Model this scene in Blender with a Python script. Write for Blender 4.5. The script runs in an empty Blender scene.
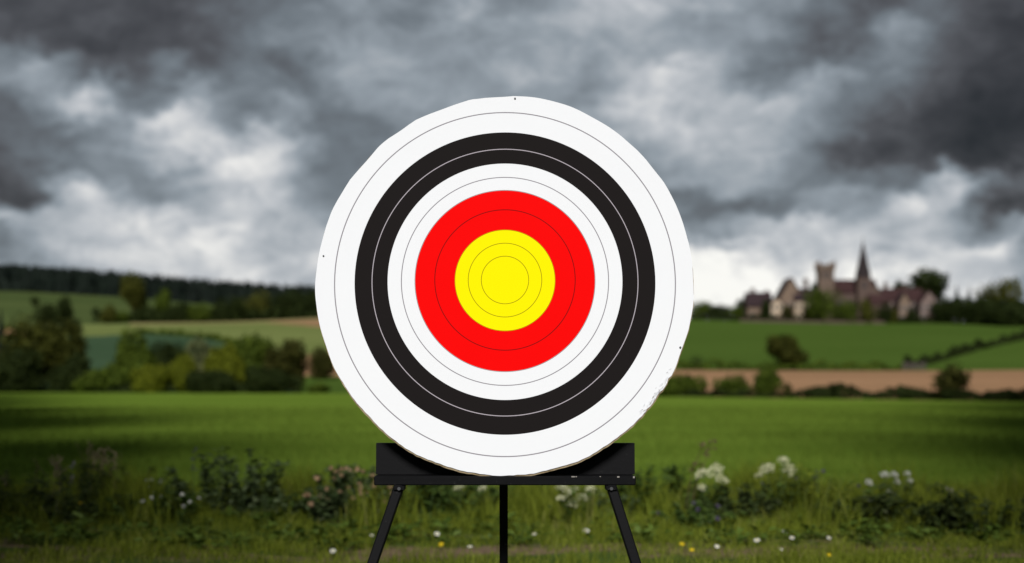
import bpy, math, random
import numpy as np
from mathutils import Vector, Matrix

# ------------------------------------------------------------------ camera
scene = bpy.context.scene
C = scene.collection
F = 1500.0            # focal length in pixels of a 1024 wide picture
HC = 1.15             # camera height
HY = 380.0            # picture row of the horizon
cam_d = bpy.data.cameras.new('camera')
cam = bpy.data.objects.new('camera', cam_d); C.objects.link(cam)
cam.location = (0, 0, HC); cam.rotation_euler = (math.radians(90), 0, 0)
cam_d.sensor_width = 36.0; cam_d.lens = F / 1024 * 36.0
cam_d.shift_y = (HY - 281.5) / 1024
cam_d.clip_start = 0.1; cam_d.clip_end = 9000
cam_d.dof.use_dof = True; cam_d.dof.focus_distance = 5.19; cam_d.dof.aperture_fstop = 1.9
scene.camera = cam

# ------------------------------------------------------------------ light and exposure
SUN_EL, SUN_AZ = math.radians(36), math.radians(184)      # sun behind the camera, compass from +Y
EXPO = 0.62
KX = 2 ** EXPO
vs = scene.view_settings
scene.display_settings.display_device = 'sRGB'
vs.view_transform = 'Standard'; vs.look = 'None'; vs.exposure = EXPO; vs.gamma = 1.0; vs.use_curve_mapping = False
sun_d = bpy.data.lights.new('sun', 'SUN'); sun_d.energy = 2.7; sun_d.angle = math.radians(15); sun_d.color = (1.0, 0.975, 0.95)
sun = bpy.data.objects.new('sun', sun_d); C.objects.link(sun)
to_sun = Vector((math.sin(SUN_AZ) * math.cos(SUN_EL), math.cos(SUN_AZ) * math.cos(SUN_EL), math.sin(SUN_EL)))
sun.rotation_euler = to_sun.to_track_quat('Z', 'Y').to_euler(); sun.location = to_sun * 60

class NT:
    """small helper to write node trees as expressions"""
    def __init__(s, tree): s.t = tree; s.n = tree.nodes; s.l = tree.links
    def link(s, a, sock):
        if isinstance(a, bpy.types.NodeSocket): s.l.new(a, sock)
        else: sock.default_value = a
    def math(s, op, a, b=None, c=None, clamp=False):
        n = s.n.new('ShaderNodeMath'); n.operation = op; n.use_clamp = clamp
        for i, v in enumerate((a, b, c)):
            if v is not None: s.link(v, n.inputs[i])
        return n.outputs[0]
    def vec(s, op, a, b=None):
        n = s.n.new('ShaderNodeVectorMath'); n.operation = op
        s.link(a, n.inputs[0])
        if b is not None:
            if op == 'SCALE': s.link(b, n.inputs['Scale'])
            else: s.link(b, n.inputs[1])
        return n.outputs['Value'] if op in ('DOT_PRODUCT', 'LENGTH') else n.outputs['Vector']
    def noise(s, v, scale, detail=4, rough=0.55, dist=0.0, out='Fac'):
        n = s.n.new('ShaderNodeTexNoise'); s.link(v, n.inputs['Vector'])
        n.inputs['Scale'].default_value = scale; n.inputs['Detail'].default_value = detail
        n.inputs['Roughness'].default_value = rough; n.inputs['Distortion'].default_value = dist
        return n.outputs[out]
    def ramp(s, f, stops, interp='LINEAR'):
        n = s.n.new('ShaderNodeValToRGB'); s.link(f, n.inputs[0]); r = n.color_ramp; r.interpolation = interp
        while len(r.elements) < len(stops): r.elements.new(0.5)
        for e, (p, c) in zip(r.elements, stops): e.position = p; e.color = (*c, 1)
        return n.outputs[0]
    def mix(s, f, a, b, blend='MIX'):
        n = s.n.new('ShaderNodeMix'); n.data_type = 'RGBA'; n.blend_type = blend
        s.link(f, n.inputs[0])
        for v, i in ((a, 6), (b, 7)):
            s.link((*v, 1) if isinstance(v, tuple) and len(v) == 3 else v, n.inputs[i])
        return n.outputs[2]
    def smooth(s, v, a, b):
        n = s.n.new('ShaderNodeMapRange'); n.interpolation_type = 'SMOOTHSTEP'
        s.link(v, n.inputs[0]); n.inputs[1].default_value = a; n.inputs[2].default_value = b
        return n.outputs[0]

def lin(r, g, b):
    f = lambda c: c / 12.92 if c <= 0.04045 else ((c + 0.055) / 1.055) ** 2.4
    return tuple(f(v / 255) for v in (r, g, b))

world = bpy.data.worlds.new('World'); scene.world = world; world.use_nodes = True
world.cycles.sampling_method = 'MANUAL'; world.cycles.sample_map_resolution = 256
wt = NT(world.node_tree); wt.n.clear()
w_out = wt.n.new('ShaderNodeOutputWorld'); bg = wt.n.new('ShaderNodeBackground'); bg.inputs[1].default_value = 0.1
wt.l.new(bg.outputs[0], w_out.inputs[0])
sky = wt.n.new('ShaderNodeTexSky'); sky.sky_type = 'NISHITA'; sky.sun_disc = False
sky.sun_elevation = SUN_EL; sky.sun_rotation = SUN_AZ
tc = wt.n.new('ShaderNodeTexCoord'); D = tc.outputs['Generated']
# cloud cover: brightness of the overcast by height above the horizon (rows) and bearing (columns, 40 steps of a 1500 px lens)
CLOUDS = {
 0: (75,85,80,85,80,95,108,125,130,140,125,135,135,130,150,180,180,165,158,145,130,100,92,105,90,75,70),
 25: (95,85,78,82,75,92,108,122,138,142,128,150,158,152,165,170,165,160,140,150,120,100,140,105,88,68,65),
 50: (130,95,72,75,75,88,108,128,148,158,150,152,145,148,155,155,158,150,145,130,110,98,130,105,80,62,60),
 75: (145,150,115,90,118,95,112,112,140,160,160,150,145,170,160,140,180,202,165,125,142,150,115,95,72,58,55),
 100: (105,145,200,130,125,142,125,142,125,145,150,150,145,150,145,150,195,202,182,170,165,130,108,85,62,50,48),
 125: (100,110,125,150,214,178,118,142,120,130,130,135,140,140,145,150,175,186,180,160,150,120,92,72,52,42,42),
 150: (100,115,130,133,178,192,158,188,125,115,120,130,135,135,135,135,150,175,170,160,150,92,78,70,60,52,52),
 175: (90,105,130,138,138,170,212,186,130,120,120,125,130,130,130,130,130,150,155,150,135,118,105,122,190,110,90),
 200: (82,88,192,163,126,148,180,190,130,125,125,125,125,125,120,115,110,112,106,108,118,145,150,195,128,72,75),
 225: (172,160,182,206,200,178,190,176,160,140,140,140,140,140,140,135,130,128,148,168,195,180,186,175,150,130,165),
 250: (120,160,182,190,210,216,206,183,192,180,170,170,170,170,180,190,210,238,252,215,188,200,180,195,206,200,100),
 275: (120,140,162,182,208,192,198,196,182,190,190,190,190,200,210,220,235,250,252,246,230,236,226,216,196,176,130),
 310: (150,160,170,190,200,200,205,205,200,200,200,200,200,210,220,230,240,245,242,238,232,228,218,205,190,172,150),
}
xyz = wt.n.new('ShaderNodeSeparateXYZ'); wt.l.new(D, xyz.inputs[0])
ysafe = wt.math('MAXIMUM', xyz.outputs[1], 0.15)
front = wt.smooth(xyz.outputs[1], 0.25, 0.6)
cmb = wt.n.new('ShaderNodeCombineXYZ')
wt.link(wt.math('DIVIDE', xyz.outputs[0], ysafe), cmb.inputs[0]); wt.link(wt.math('DIVIDE', xyz.outputs[2], ysafe), cmb.inputs[1])
flat = cmb.outputs[0]
wp = wt.vec('SUBTRACT', wt.noise(wt.vec('MULTIPLY', D, (1, 1, 1.6)), 9, 6, 0.6, out='Color'), (0.5, 0.5, 0.5))
wp2 = wt.vec('SUBTRACT', wt.noise(wt.vec('MULTIPLY', D, (1, 1, 1.4)), 28, 5, 0.6, out='Color'), (0.5, 0.5, 0.5))
flat = wt.vec('ADD', flat, wt.vec('ADD', wt.vec('SCALE', wp, 0.05), wt.vec('SCALE', wp2, 0.048)))
fx = wt.n.new('ShaderNodeSeparateXYZ'); wt.l.new(flat, fx.inputs[0])
bear = wt.math('DIVIDE', wt.math('MULTIPLY_ADD', fx.outputs[0], F, 512.0), 1040.0)
high = wt.math('MULTIPLY_ADD', fx.outputs[1], -F, HY)
tot = None; prev = None
for hy, vals in CLOUDS.items():
    row = wt.ramp(bear, [(k * 40 / 1040, (v / 255,) * 3) for k, v in enumerate(vals)], 'CARDINAL')
    tot = row if tot is None else wt.mix(wt.smooth(high, prev, hy), tot, row)
    prev = hy
n1 = wt.noise(wt.vec('ADD', wt.vec('MULTIPLY', D, (1, 1, 2.1)), (3.1, 1.7, 0.4)), 8, 9, 0.58, 0.35)
n2 = wt.noise(wt.vec('ADD', wt.vec('MULTIPLY', D, (1, 1, 1.8)), (0.3, 5.7, 2.4)), 26, 7, 0.6, 0.5)
n3 = wt.noise(wt.vec('ADD', wt.vec('MULTIPLY', D, (1, 1, 1.5)), (7.3, 2.2, 1.1)), 16, 8, 0.62, 0.6)
away = wt.math('MULTIPLY_ADD', wt.math('SUBTRACT', n1, 0.5), 0.4, 0.47)                  # the rest of the overcast, out of the picture
V = wt.mix(front, away, tot)
billow = wt.math('SUBTRACT', wt.math('ABSOLUTE', wt.math('MULTIPLY_ADD', n3, 2.0, -1.0)), 0.2)
fineV = wt.math('ADD', wt.math('MULTIPLY', wt.math('SUBTRACT', n2, 0.5), 0.32), wt.math('ADD', wt.math('MULTIPLY', billow, 0.14), wt.math('MULTIPLY', wt.math('SUBTRACT', n1, 0.5), 0.08)))
V = wt.math('ADD', wt.math('MULTIPLY_ADD', V, 1.10, -0.05), wt.math('MULTIPLY', fineV, wt.math('MULTIPLY_ADD', V, 1.5, 0.35)))
cr = wt.ramp(V, [(0.10, lin(26, 27, 29)), (0.22, lin(57, 57, 60)), (0.32, lin(81, 82, 86)), (0.45, lin(110, 118, 125)), (0.60, lin(146, 155, 163)), (0.75, lin(188, 192, 197)), (0.88, lin(226, 226, 225)), (0.98, lin(251, 250, 245))])
ccol = wt.vec('SCALE', cr, 10.0 / KX)
wt.l.new(wt.mix(0.985, sky.outputs[0], ccol), bg.inputs[0])

scene.render.engine = 'CYCLES'
scene.cycles.use_denoising = True
scene.cycles.max_bounces = 6; scene.cycles.transparent_max_bounces = 4
scene.cycles.sample_clamp_indirect = 4

# ------------------------------------------------------------------ materials
def new_mat(name):
    m = bpy.data.materials.new(name); m.use_nodes = True
    t = NT(m.node_tree); t.n.clear()
    o = t.n.new('ShaderNodeOutputMaterial')
    return m, t, o
def principled(t, col, rough=0.7, spec=0.3, normal=None, metal=0.0):
    p = t.n.new('ShaderNodeBsdfPrincipled')
    t.link((*col, 1) if isinstance(col, tuple) and len(col) == 3 else col, p.inputs['Base Color'])
    t.link(rough, p.inputs['Roughness']); p.inputs['Specular IOR Level'].default_value = spec
    p.inputs['Metallic'].default_value = metal
    if normal is not None: t.l.new(normal, p.inputs['Normal'])
    return p
def bump(t, h, strength=0.3, dist=0.01):
    b = t.n.new('ShaderNodeBump'); b.inputs['Strength'].default_value = strength; b.inputs['Distance'].default_value = dist
    t.link(h, b.inputs['Height']); return b.outputs[0]
def obj_co(t):
    n = t.n.new('ShaderNodeTexCoord'); return n.outputs['Object']

def solid(name, col, rough=0.7, spec=0.3, vary=0.15, scale=3.0, bstr=0.0, bscale=40, bdist=0.005):
    m, t, o = new_mat(name); co = obj_co(t)
    f = t.noise(co, scale, 6, 0.6)
    c = t.mix(f, tuple(v * (1 - vary) for v in col), tuple(min(1, v * (1 + vary)) for v in col))
    nm = bump(t, t.noise(co, bscale, 5, 0.6), bstr, bdist) if bstr else None
    p = principled(t, c, rough, spec, nm); t.l.new(p.outputs[0], o.inputs[0]); return m

def leaf_mat(name, a, b, c=None, trans=0.3, clump=0.6):
    """foliage: a..b vary from leaf to leaf, c (dry or pale) on a few"""
    m, t, o = new_mat(name)
    geo = t.n.new('ShaderNodeNewGeometry'); r = geo.outputs['Random Per Island']
    f = t.math('ADD', t.math('MULTIPLY', r, 0.6), t.math('MULTIPLY', t.noise(obj_co(t), clump, 3, 0.5), 0.4))
    stops = [(0.2, a), (0.72, b)]
    if c: stops.append((0.93, c))
    col = t.ramp(f, stops)
    p = principled(t, col, 0.7, 0.06)
    tr = t.n.new('ShaderNodeBsdfTranslucent'); t.link(t.vec('SCALE', col, 1.1), tr.inputs[0])
    mx = t.n.new('ShaderNodeMixShader'); mx.inputs[0].default_value = trans
    t.l.new(p.outputs[0], mx.inputs[1]); t.l.new(tr.outputs[0], mx.inputs[2]); t.l.new(mx.outputs[0], o.inputs[0]); return m

def field_mat(name, a, b, scale=0.05, stretch=(1, 1, 1), fine=1.5, bands=0.0, bstr=0.4):
    m, t, o = new_mat(name); co = obj_co(t)
    big = t.noise(t.vec('MULTIPLY', co, stretch), scale, 5, 0.6)
    fn = t.noise(co, fine, 6, 0.7)
    f = t.math('ADD', t.math('MULTIPLY', big, 0.65), t.math('MULTIPLY', fn, 0.35))
    if bands:
        bn = t.noise(t.vec('MULTIPLY', co, (0.04, 1, 1)), 0.22, 4, 0.6)
        f = t.math('ADD', t.math('MULTIPLY', f, 1 - bands), t.math('MULTIPLY', bn, bands))
    col = t.ramp(f, [(0.32, a), (0.68, b)])
    p = principled(t, col, 0.95, 0.0, bump(t, fn, bstr, 0.15)); t.l.new(p.outputs[0], o.inputs[0]); return m

M = {}
M['grass_field'] = field_mat('young_crop_green', (0.078, 0.132, 0.014), (0.165, 0.245, 0.034), 0.10, (0.3, 1, 1), 2.5, bands=0.6)
M['crop_field'] = field_mat('blue_green_crop', (0.034, 0.064, 0.033), (0.056, 0.094, 0.048), 0.03)
M['hill_field'] = field_mat('pale_green_crop', (0.125, 0.155, 0.045), (0.175, 0.205, 0.068), 0.02, (0.3, 1, 1))
M['stubble_field'] = field_mat('straw_stubble', (0.20, 0.18, 0.075), (0.28, 0.23, 0.10), 0.02)
M['ploughed_field'] = field_mat('bare_light_soil', (0.20, 0.115, 0.06), (0.40, 0.235, 0.13), 0.05, (0.25, 1, 1), 0.5)
M['pasture'] = field_mat('pasture_green', (0.045, 0.080, 0.013), (0.072, 0.118, 0.022), 0.02, (0.4, 1, 1), 0.6)
M['meadow'] = field_mat('hill_meadow', (0.045, 0.068, 0.022), (0.085, 0.11, 0.036), 0.015, (0.5, 1, 1), 0.4)
M['forest_floor'] = field_mat('forest_soil', (0.014, 0.02, 0.01), (0.03, 0.035, 0.016), 0.05)

# verge: short turf with bare trodden earth in patches
m, t, o = new_mat('trodden_turf'); co = obj_co(t)
sx_ = t.n.new('ShaderNodeSeparateXYZ'); t.l.new(co, sx_.inputs[0])
dirt = t.noise(t.vec('MULTIPLY', co, (0.8, 2.2, 1)), 1.3, 6, 0.65)
line = t.math('MULTIPLY', t.smooth(sx_.outputs[1], 9.3, 10.0), t.math('SUBTRACT', 1.0, t.smooth(sx_.outputs[1], 10.2, 10.9)))
f = t.smooth(t.math('ADD', dirt, t.math('MULTIPLY', line, 0.17)), 0.56, 0.68)
gcol = t.ramp(t.noise(co, 6, 6, 0.7), [(0.3, (0.03, 0.055, 0.008)), (0.7, (0.08, 0.12, 0.02))])
dcol = t.ramp(t.noise(co, 14, 6, 0.7), [(0.3, (0.11, 0.075, 0.045)), (0.7, (0.24, 0.17, 0.11))])
p = principled(t, t.mix(f, gcol, dcol), 0.95, 0.1, bump(t, t.noise(co, 18, 6, 0.7), 0.6, 0.03)); t.l.new(p.outputs[0], o.inputs[0])
M['verge'] = m

L_ = {}
L_['dark'] = leaf_mat('dark_foliage', (0.010, 0.016, 0.004), (0.028, 0.040, 0.009), trans=0.15)
L_['olive'] = leaf_mat('olive_foliage', (0.032, 0.036, 0.006), (0.090, 0.095, 0.016), trans=0.25)
L_['dark_olive'] = leaf_mat('dark_olive_foliage', (0.016, 0.019, 0.003), (0.050, 0.054, 0.008), trans=0.15)
L_['green'] = leaf_mat('green_foliage', (0.030, 0.048, 0.006), (0.085, 0.120, 0.014), trans=0.25)
L_['yellow'] = leaf_mat('yellow_green_foliage', (0.065, 0.080, 0.007), (0.165, 0.190, 0.015), trans=0.3)
L_['pale'] = leaf_mat('pale_foliage', (0.07, 0.085, 0.035), (0.14, 0.15, 0.06), trans=0.3)
L_['brown'] = leaf_mat('brownish_foliage', (0.022, 0.024, 0.005), (0.058, 0.058, 0.012), trans=0.2)
L_['conifer'] = leaf_mat('conifer_needles', (0.0035, 0.006, 0.0045), (0.009, 0.014, 0.010), trans=0.0, clump=.02)
L_['red'] = leaf_mat('red_foliage', (0.08, 0.015, 0.012), (0.16, 0.03, 0.02))
L_['weed'] = leaf_mat('weed_leaves', (0.032, 0.058, 0.012), (0.085, 0.140, 0.028), (0.16, 0.20, 0.08), clump=3)
L_['weed_light'] = leaf_mat('light_verge_leaves', (0.05, 0.085, 0.012), (0.11, 0.17, 0.028), (0.16, 0.21, 0.07), clump=3)
L_['weed_dark'] = leaf_mat('dark_weed_leaves', (0.022, 0.034, 0.010), (0.060, 0.082, 0.024), (0.13, 0.14, 0.08), clump=3)
L_['weed_grey'] = leaf_mat('grey_green_leaves', (0.036, 0.058, 0.020), (0.105, 0.145, 0.060), (0.22, 0.25, 0.15), clump=3)
L_['grass'] = leaf_mat('grass_blades', (0.086, 0.118, 0.012), (0.215, 0.255, 0.028), (0.34, 0.30, 0.13), trans=0.35, clump=1.2)
L_['crop'] = leaf_mat('crop_blades', (0.082, 0.130, 0.014), (0.145, 0.205, 0.028), trans=0.35, clump=0.4)
L_['dry'] = leaf_mat('dry_stems', (0.13, 0.10, 0.06), (0.28, 0.22, 0.14), trans=0.1)
L_['drybrown'] = leaf_mat('brown_stems', (0.06, 0.04, 0.025), (0.12, 0.08, 0.05), trans=0.1)
L_['cream'] = leaf_mat('cream_petals', (0.50, 0.50, 0.28), (0.78, 0.78, 0.55), trans=0.2)
L_['white'] = leaf_mat('white_petals', (0.50, 0.50, 0.46), (0.78, 0.78, 0.73), trans=0.2)
L_['pink'] = leaf_mat('salmon_petals', (0.34, 0.23, 0.13), (0.52, 0.35, 0.22), (0.6, 0.47, 0.35), trans=0.2)
L_['violet'] = leaf_mat('violet_petals', (0.055, 0.05, 0.075), (0.11, 0.095, 0.14), trans=0.2)
L_['lilac'] = leaf_mat('lilac_petals', (0.16, 0.13, 0.17), (0.26, 0.22, 0.27), trans=0.2)
L_['gold'] = leaf_mat('yellow_petals', (0.42, 0.30, 0.01), (0.62, 0.46, 0.02), trans=0.2)
M['bark'] = solid('bark', (0.06, 0.045, 0.03), 0.9, 0.1, 0.3, 4, 0.5, 12, 0.03)
M['stem'] = solid('green_stem', (0.06, 0.10, 0.025), 0.7, 0.2)
M['stone'] = solid('warm_stone', (0.135, 0.098, 0.076), 0.9, 0.1, 0.25, 0.6, 0.3, 2, 0.05)
M['stone_dark'] = solid('weathered_stone', (0.10, 0.07, 0.058), 0.9, 0.1, 0.25, 0.6, 0.3, 2, 0.05)
M['cream_wall'] = solid('cream_render', (0.46, 0.36, 0.26), 0.9, 0.1, 0.12, 0.5)
M['pink_wall'] = solid('pinkish_render', (0.175, 0.13, 0.115), 0.9, 0.1, 0.15, 0.5)
M['tan_wall'] = solid('tan_render', (0.175, 0.125, 0.092), 0.9, 0.1, 0.15, 0.5)
M['roof_dark'] = solid('dark_roof_tiles', (0.036, 0.024, 0.026), 0.85, 0.05, 0.25, 0.8)
M['roof_red'] = solid('red_brown_roof_tiles', (0.045, 0.024, 0.0235), 0.85, 0.05, 0.25, 0.8)
M['slate'] = solid('spire_slate', (0.032, 0.025, 0.026), 0.8, 0.05, 0.25, 0.8)
M['glass'] = solid('dark_window_glass', (0.03, 0.03, 0.035), 0.15, 0.5)
M['wood'] = solid('door_wood', (0.08, 0.05, 0.03), 0.7)
M['frame'] = solid('painted_frame', (0.30, 0.27, 0.24), 0.8)
M['pale_wood'] = solid('pale_gate_wood', (0.085, 0.072, 0.066), 0.9, 0.05)

# ------------------------------------------------------------------ object helpers
def mesh(name, verts, faces, mats, fmat=None, smooth=False):
    me = bpy.data.meshes.new(name)
    me.from_pydata([tuple(v) for v in verts], [], [tuple(f) for f in faces])
    for m_ in (mats if isinstance(mats, (list, tuple)) else [mats]): me.materials.append(m_)
    if fmat is not None: me.polygons.foreach_set('material_index', list(fmat))
    if smooth: me.polygons.foreach_set('use_smooth', [True] * len(me.polygons))
    me.update(); return me
def npmesh(name, V_, nper, F_, mat):
    """V_ (n,k,3) islands of k verts, F_ list of quads/tris per island (same length each)"""
    n, k, _ = V_.shape
    F_ = np.array(F_); nf, fl = F_.shape
    idx = (np.arange(n)[:, None, None] * k + F_[None]).reshape(-1)
    me = bpy.data.meshes.new(name)
    me.vertices.add(n * k); me.vertices.foreach_set('co', V_.reshape(-1).astype(np.float32))
    me.loops.add(len(idx)); me.loops.foreach_set('vertex_index', idx.astype(np.int32))
    me.polygons.add(n * nf); me.polygons.foreach_set('loop_start', (np.arange(n * nf) * fl).astype(np.int32))
    me.materials.append(mat); me.update(calc_edges=True); me.validate(); return me
def link(name, me, parent=None, loc=(0, 0, 0), rot=None):
    o = bpy.data.objects.new(name, me); C.objects.link(o); o.location = loc
    if rot: o.rotation_euler = rot
    if parent: o.parent = parent
    return o
def tag(o, label=None, cat=None, group=None, kind=None):
    if label: o['label'] = label
    if cat: o['category'] = cat
    if group: o['group'] = group
    if kind: o['kind'] = kind
    return o
def thing(name, label, cat, loc=(0, 0, 0), rotz=0, group=None):
    o = bpy.data.objects.new(name, None); C.objects.link(o); o.location = loc; o.rotation_euler = (0, 0, rotz)
    o.empty_display_size = 0.1
    return tag(o, label, cat, group)

class MB:
    def __init__(s): s.v = []; s.f = []; s.m = []
    def add(s, vs_, fs_, m_=0):
        b = len(s.v); s.v += [tuple(v) for v in vs_]; s.f += [tuple(i + b for i in f_) for f_ in fs_]; s.m += [m_] * len(fs_)
    def box(s, x0, x1, y0, y1, z0, z1, m_=0, bev=0.0):
        if bev:
            b = bev
            ring = [(x0 + b, y0), (x1 - b, y0), (x1, y0 + b), (x1, y1 - b), (x1 - b, y1), (x0 + b, y1), (x0, y1 - b), (x0, y0 + b)]
            inn = [(x0 + b, y0 + b), (x1 - b, y0 + b), (x1 - b, y0 + b), (x1 - b, y1 - b), (x1 - b, y1 - b), (x0 + b, y1 - b), (x0 + b, y1 - b), (x0 + b, y0 + b)]
            L = [[(p[0], p[1], z0) for p in inn], [(p[0], p[1], z0 + b) for p in ring], [(p[0], p[1], z1 - b) for p in ring], [(p[0], p[1], z1) for p in inn]]
            vs_ = sum(L, []); fs_ = []
            for k in range(3):
                for i in range(8):
                    j = (i + 1) % 8; fs_.append((k * 8 + i, k * 8 + j, k * 8 + 8 + j, k * 8 + 8 + i))
            fs_.append((0, 7, 5, 3)[::1]); fs_.append((24, 26, 28, 30))
            s.add(vs_, fs_, m_); return
        s.add([(x0, y0, z0), (x1, y0, z0), (x1, y1, z0), (x0, y1, z0), (x0, y0, z1), (x1, y0, z1), (x1, y1, z1), (x0, y1, z1)],
              [(0, 3, 2, 1), (4, 5, 6, 7), (0, 1, 5, 4), (1, 2, 6, 5), (2, 3, 7, 6), (3, 0, 4, 7)], m_)
    def tube(s, pts, rads, n=8, m_=0, cap=True):
        base = len(s.v); P_ = [Vector(p) for p in pts]; N = len(P_)
        for i, (p, r) in enumerate(zip(P_, rads)):
            d = (P_[min(i + 1, N - 1)] - P_[max(i - 1, 0)]).normalized()
            a = d.cross(Vector((0.31, 0.95, 0.05))).normalized(); b = d.cross(a)
            for k in range(n):
                t_ = 2 * math.pi * k / n; s.v.append(tuple(p + (a * math.cos(t_) + b * math.sin(t_)) * r))
        for i in range(N - 1):
            for k in range(n):
                j = (k + 1) % n; s.f.append((base + i * n + k, base + i * n + j, base + (i + 1) * n + j, base + (i + 1) * n + k)); s.m.append(m_)
        if cap:
            s.f.append(tuple(base + k for k in reversed(range(n)))); s.f.append(tuple(base + (N - 1) * n + k for k in range(n))); s.m += [m_, m_]
    def build(s, name, mats, parent=None, loc=(0, 0, 0), smooth=False):
        return link(name, mesh(name, s.v, s.f, mats, s.m, smooth), parent, loc)

# ------------------------------------------------------------------ terrain
def smooth_table(xs, ys, w=0.10):
    X = np.concatenate([np.linspace(-60, 1200, 1261), np.linspace(1205, 7000, 400)])
    Y = np.interp(X, xs, ys)
    out = np.empty_like(Y)
    for i, x in enumerate(X):
        h = max(3, (abs(x) - 100) * w * 0.6)
        out[i] = np.interp(np.linspace(x - h, x + h, 9), xs, ys).mean()
    return X, out
TL0 = smooth_table([-60, 150, 172, 350, 500, 520, 800, 1000, 1100, 1400, 2500, 7000], [0, 0, .9, 11.8, 20.6, 22, 48, 66, 68, 50, 10, -60])
TL1 = smooth_table([-60, 150, 172, 350, 500, 520, 800, 1000, 1100, 1400, 2500, 7000], [0, 0, .9, 11.8, 21.0, 22.3, 39, 47, 48, 40, 10, -60])
TR = smooth_table([-60, 108, 250, 300, 450, 520, 700, 1000, 2500, 7000], [0, 0, 2.9, 6, 19.2, 20.6, 19, 5, -20, -80])
def ground(X, Y):
    X = np.asarray(X, float); Y = np.asarray(Y, float)
    u = X / np.maximum(Y, 30.0)
    t_ = np.clip((u + 0.33) / 0.2, 0, 1)
    zl = np.interp(Y, *TL0) * (1 - t_) + np.interp(Y, *TL1) * t_
    zr = np.interp(Y, *TR)
    k = np.clip((u + 0.10) / 0.20, 0, 1); k = k * k * (3 - 2 * k)
    z = zl * (1 - k) + zr * k
    far = np.clip((Y - 150) / 300, 0, 1)
    z = z + far * (0.9 * np.sin(X * 0.022 + 1) * np.sin(Y * 0.017) + 0.4 * np.sin(X * 0.05 + Y * 0.03))
    z = z + (1 - k) * np.clip((Y - 250) / 200, 0, 1) * np.clip((700 - Y) / 200, 0, 1) * 14.0 * np.clip(u + 0.22, -0.12, 0.18)
    near = np.clip((16 - Y) / 4, 0, 1)
    return z + near * 0.025 * (np.sin(X * 2.1 + 0.6) * np.sin(Y * 2.7) + np.sin(X * 0.9) * np.sin(Y * 1.3 + 1))
def gz(x, y): return float(ground(x, y))
def wx(px, Y): return (px - 512) / F * Y              # world x of a picture column at depth Y

Ys = np.concatenate([np.arange(-28, 8, 2.), np.arange(8, 16, .25), np.arange(16, 40, 1.), np.arange(40, 150, 2.5), np.arange(150, 1100, 5.), np.arange(1100, 2000, 60.), np.arange(2000, 7001, 500.)])
ss = np.concatenate([np.linspace(-1.6, -0.42, 30)[:-1], np.linspace(-0.42, 0.42, 300), np.linspace(0.42, 1.6, 30)[1:]])
YY, SS = np.meshgrid(Ys, ss, indexing='ij')
XX = SS * (YY + 30); ZZ = ground(XX, YY)
nr, nc = YY.shape
fc = lambda A: (A[:-1, :-1] + A[1:, :-1] + A[:-1, 1:] + A[1:, 1:]) / 4
cX, cY = fc(XX), fc(YY); cu = cX / np.maximum(cY, 1.0); cp = 512 + F * cu
def far_edge(u): return np.interp(u, [-.34, 0, .1, .2, .34], [144, 120, 105, 93, 79])
edge = far_edge(cu)
VERGE_Y = 13.4
NAMES = ['verge', 'grass_field', 'crop_field', 'hill_field', 'stubble_field', 'ploughed_field', 'pasture', 'meadow', 'forest_floor']
fid = np.full(cX.shape, 6)
Lm = cu < -0.02
fid[Lm] = 7
bnd = np.interp(cp, [0, 75, 150, 200, 235, 290, 340], [342, 345, 362, 322, 287, 250, 235])
fid[Lm & (cY < 500)] = 3
fid[Lm & (cY < bnd)] = 2
fid[Lm & (cp > 268) & (cp < 420) & (cY > np.interp(cp, [268, 290, 320, 400], [470, 425, 378, 360])) & (cY < 492)] = 5
fid[Lm & (cp > 130) & (cY > 478) & (cY < 506)] = 4
fid[Lm & (cp > 292) & (cp < 360) & (cY > 185) & (cY < 246)] = 5
fid[Lm & (cp > 300) & (cY < 186)] = 6
fid[Lm & (cp < 33) & (cY > 395) & (cY < 480)] = 5
fid[Lm & (cY > np.interp(cp, [0, 150, 230, 320], [800, 795, 770, 740]))] = 8
fid[(~Lm) & (cY < 250)] = 5
fid[(~Lm) & (cY > 600)] = 7
fid[cY < edge] = 1
fid[cY < VERGE_Y] = 0
vid = np.arange(nr * nc).reshape(nr, nc)
quads = np.stack([vid[:-1, :-1], vid[:-1, 1:], vid[1:, 1:], vid[1:, :-1]], -1)
allv = np.stack([XX, YY, ZZ], -1).reshape(-1, 3)
for k, nm in enumerate(NAMES):
    q = quads[fid == k]
    if not len(q): continue
    used, inv = np.unique(q.reshape(-1), return_inverse=True)
    me = mesh(nm, allv[used], inv.reshape(-1, 4), M[nm], smooth=True)
    tag(link(nm, me), kind='structure')

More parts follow.
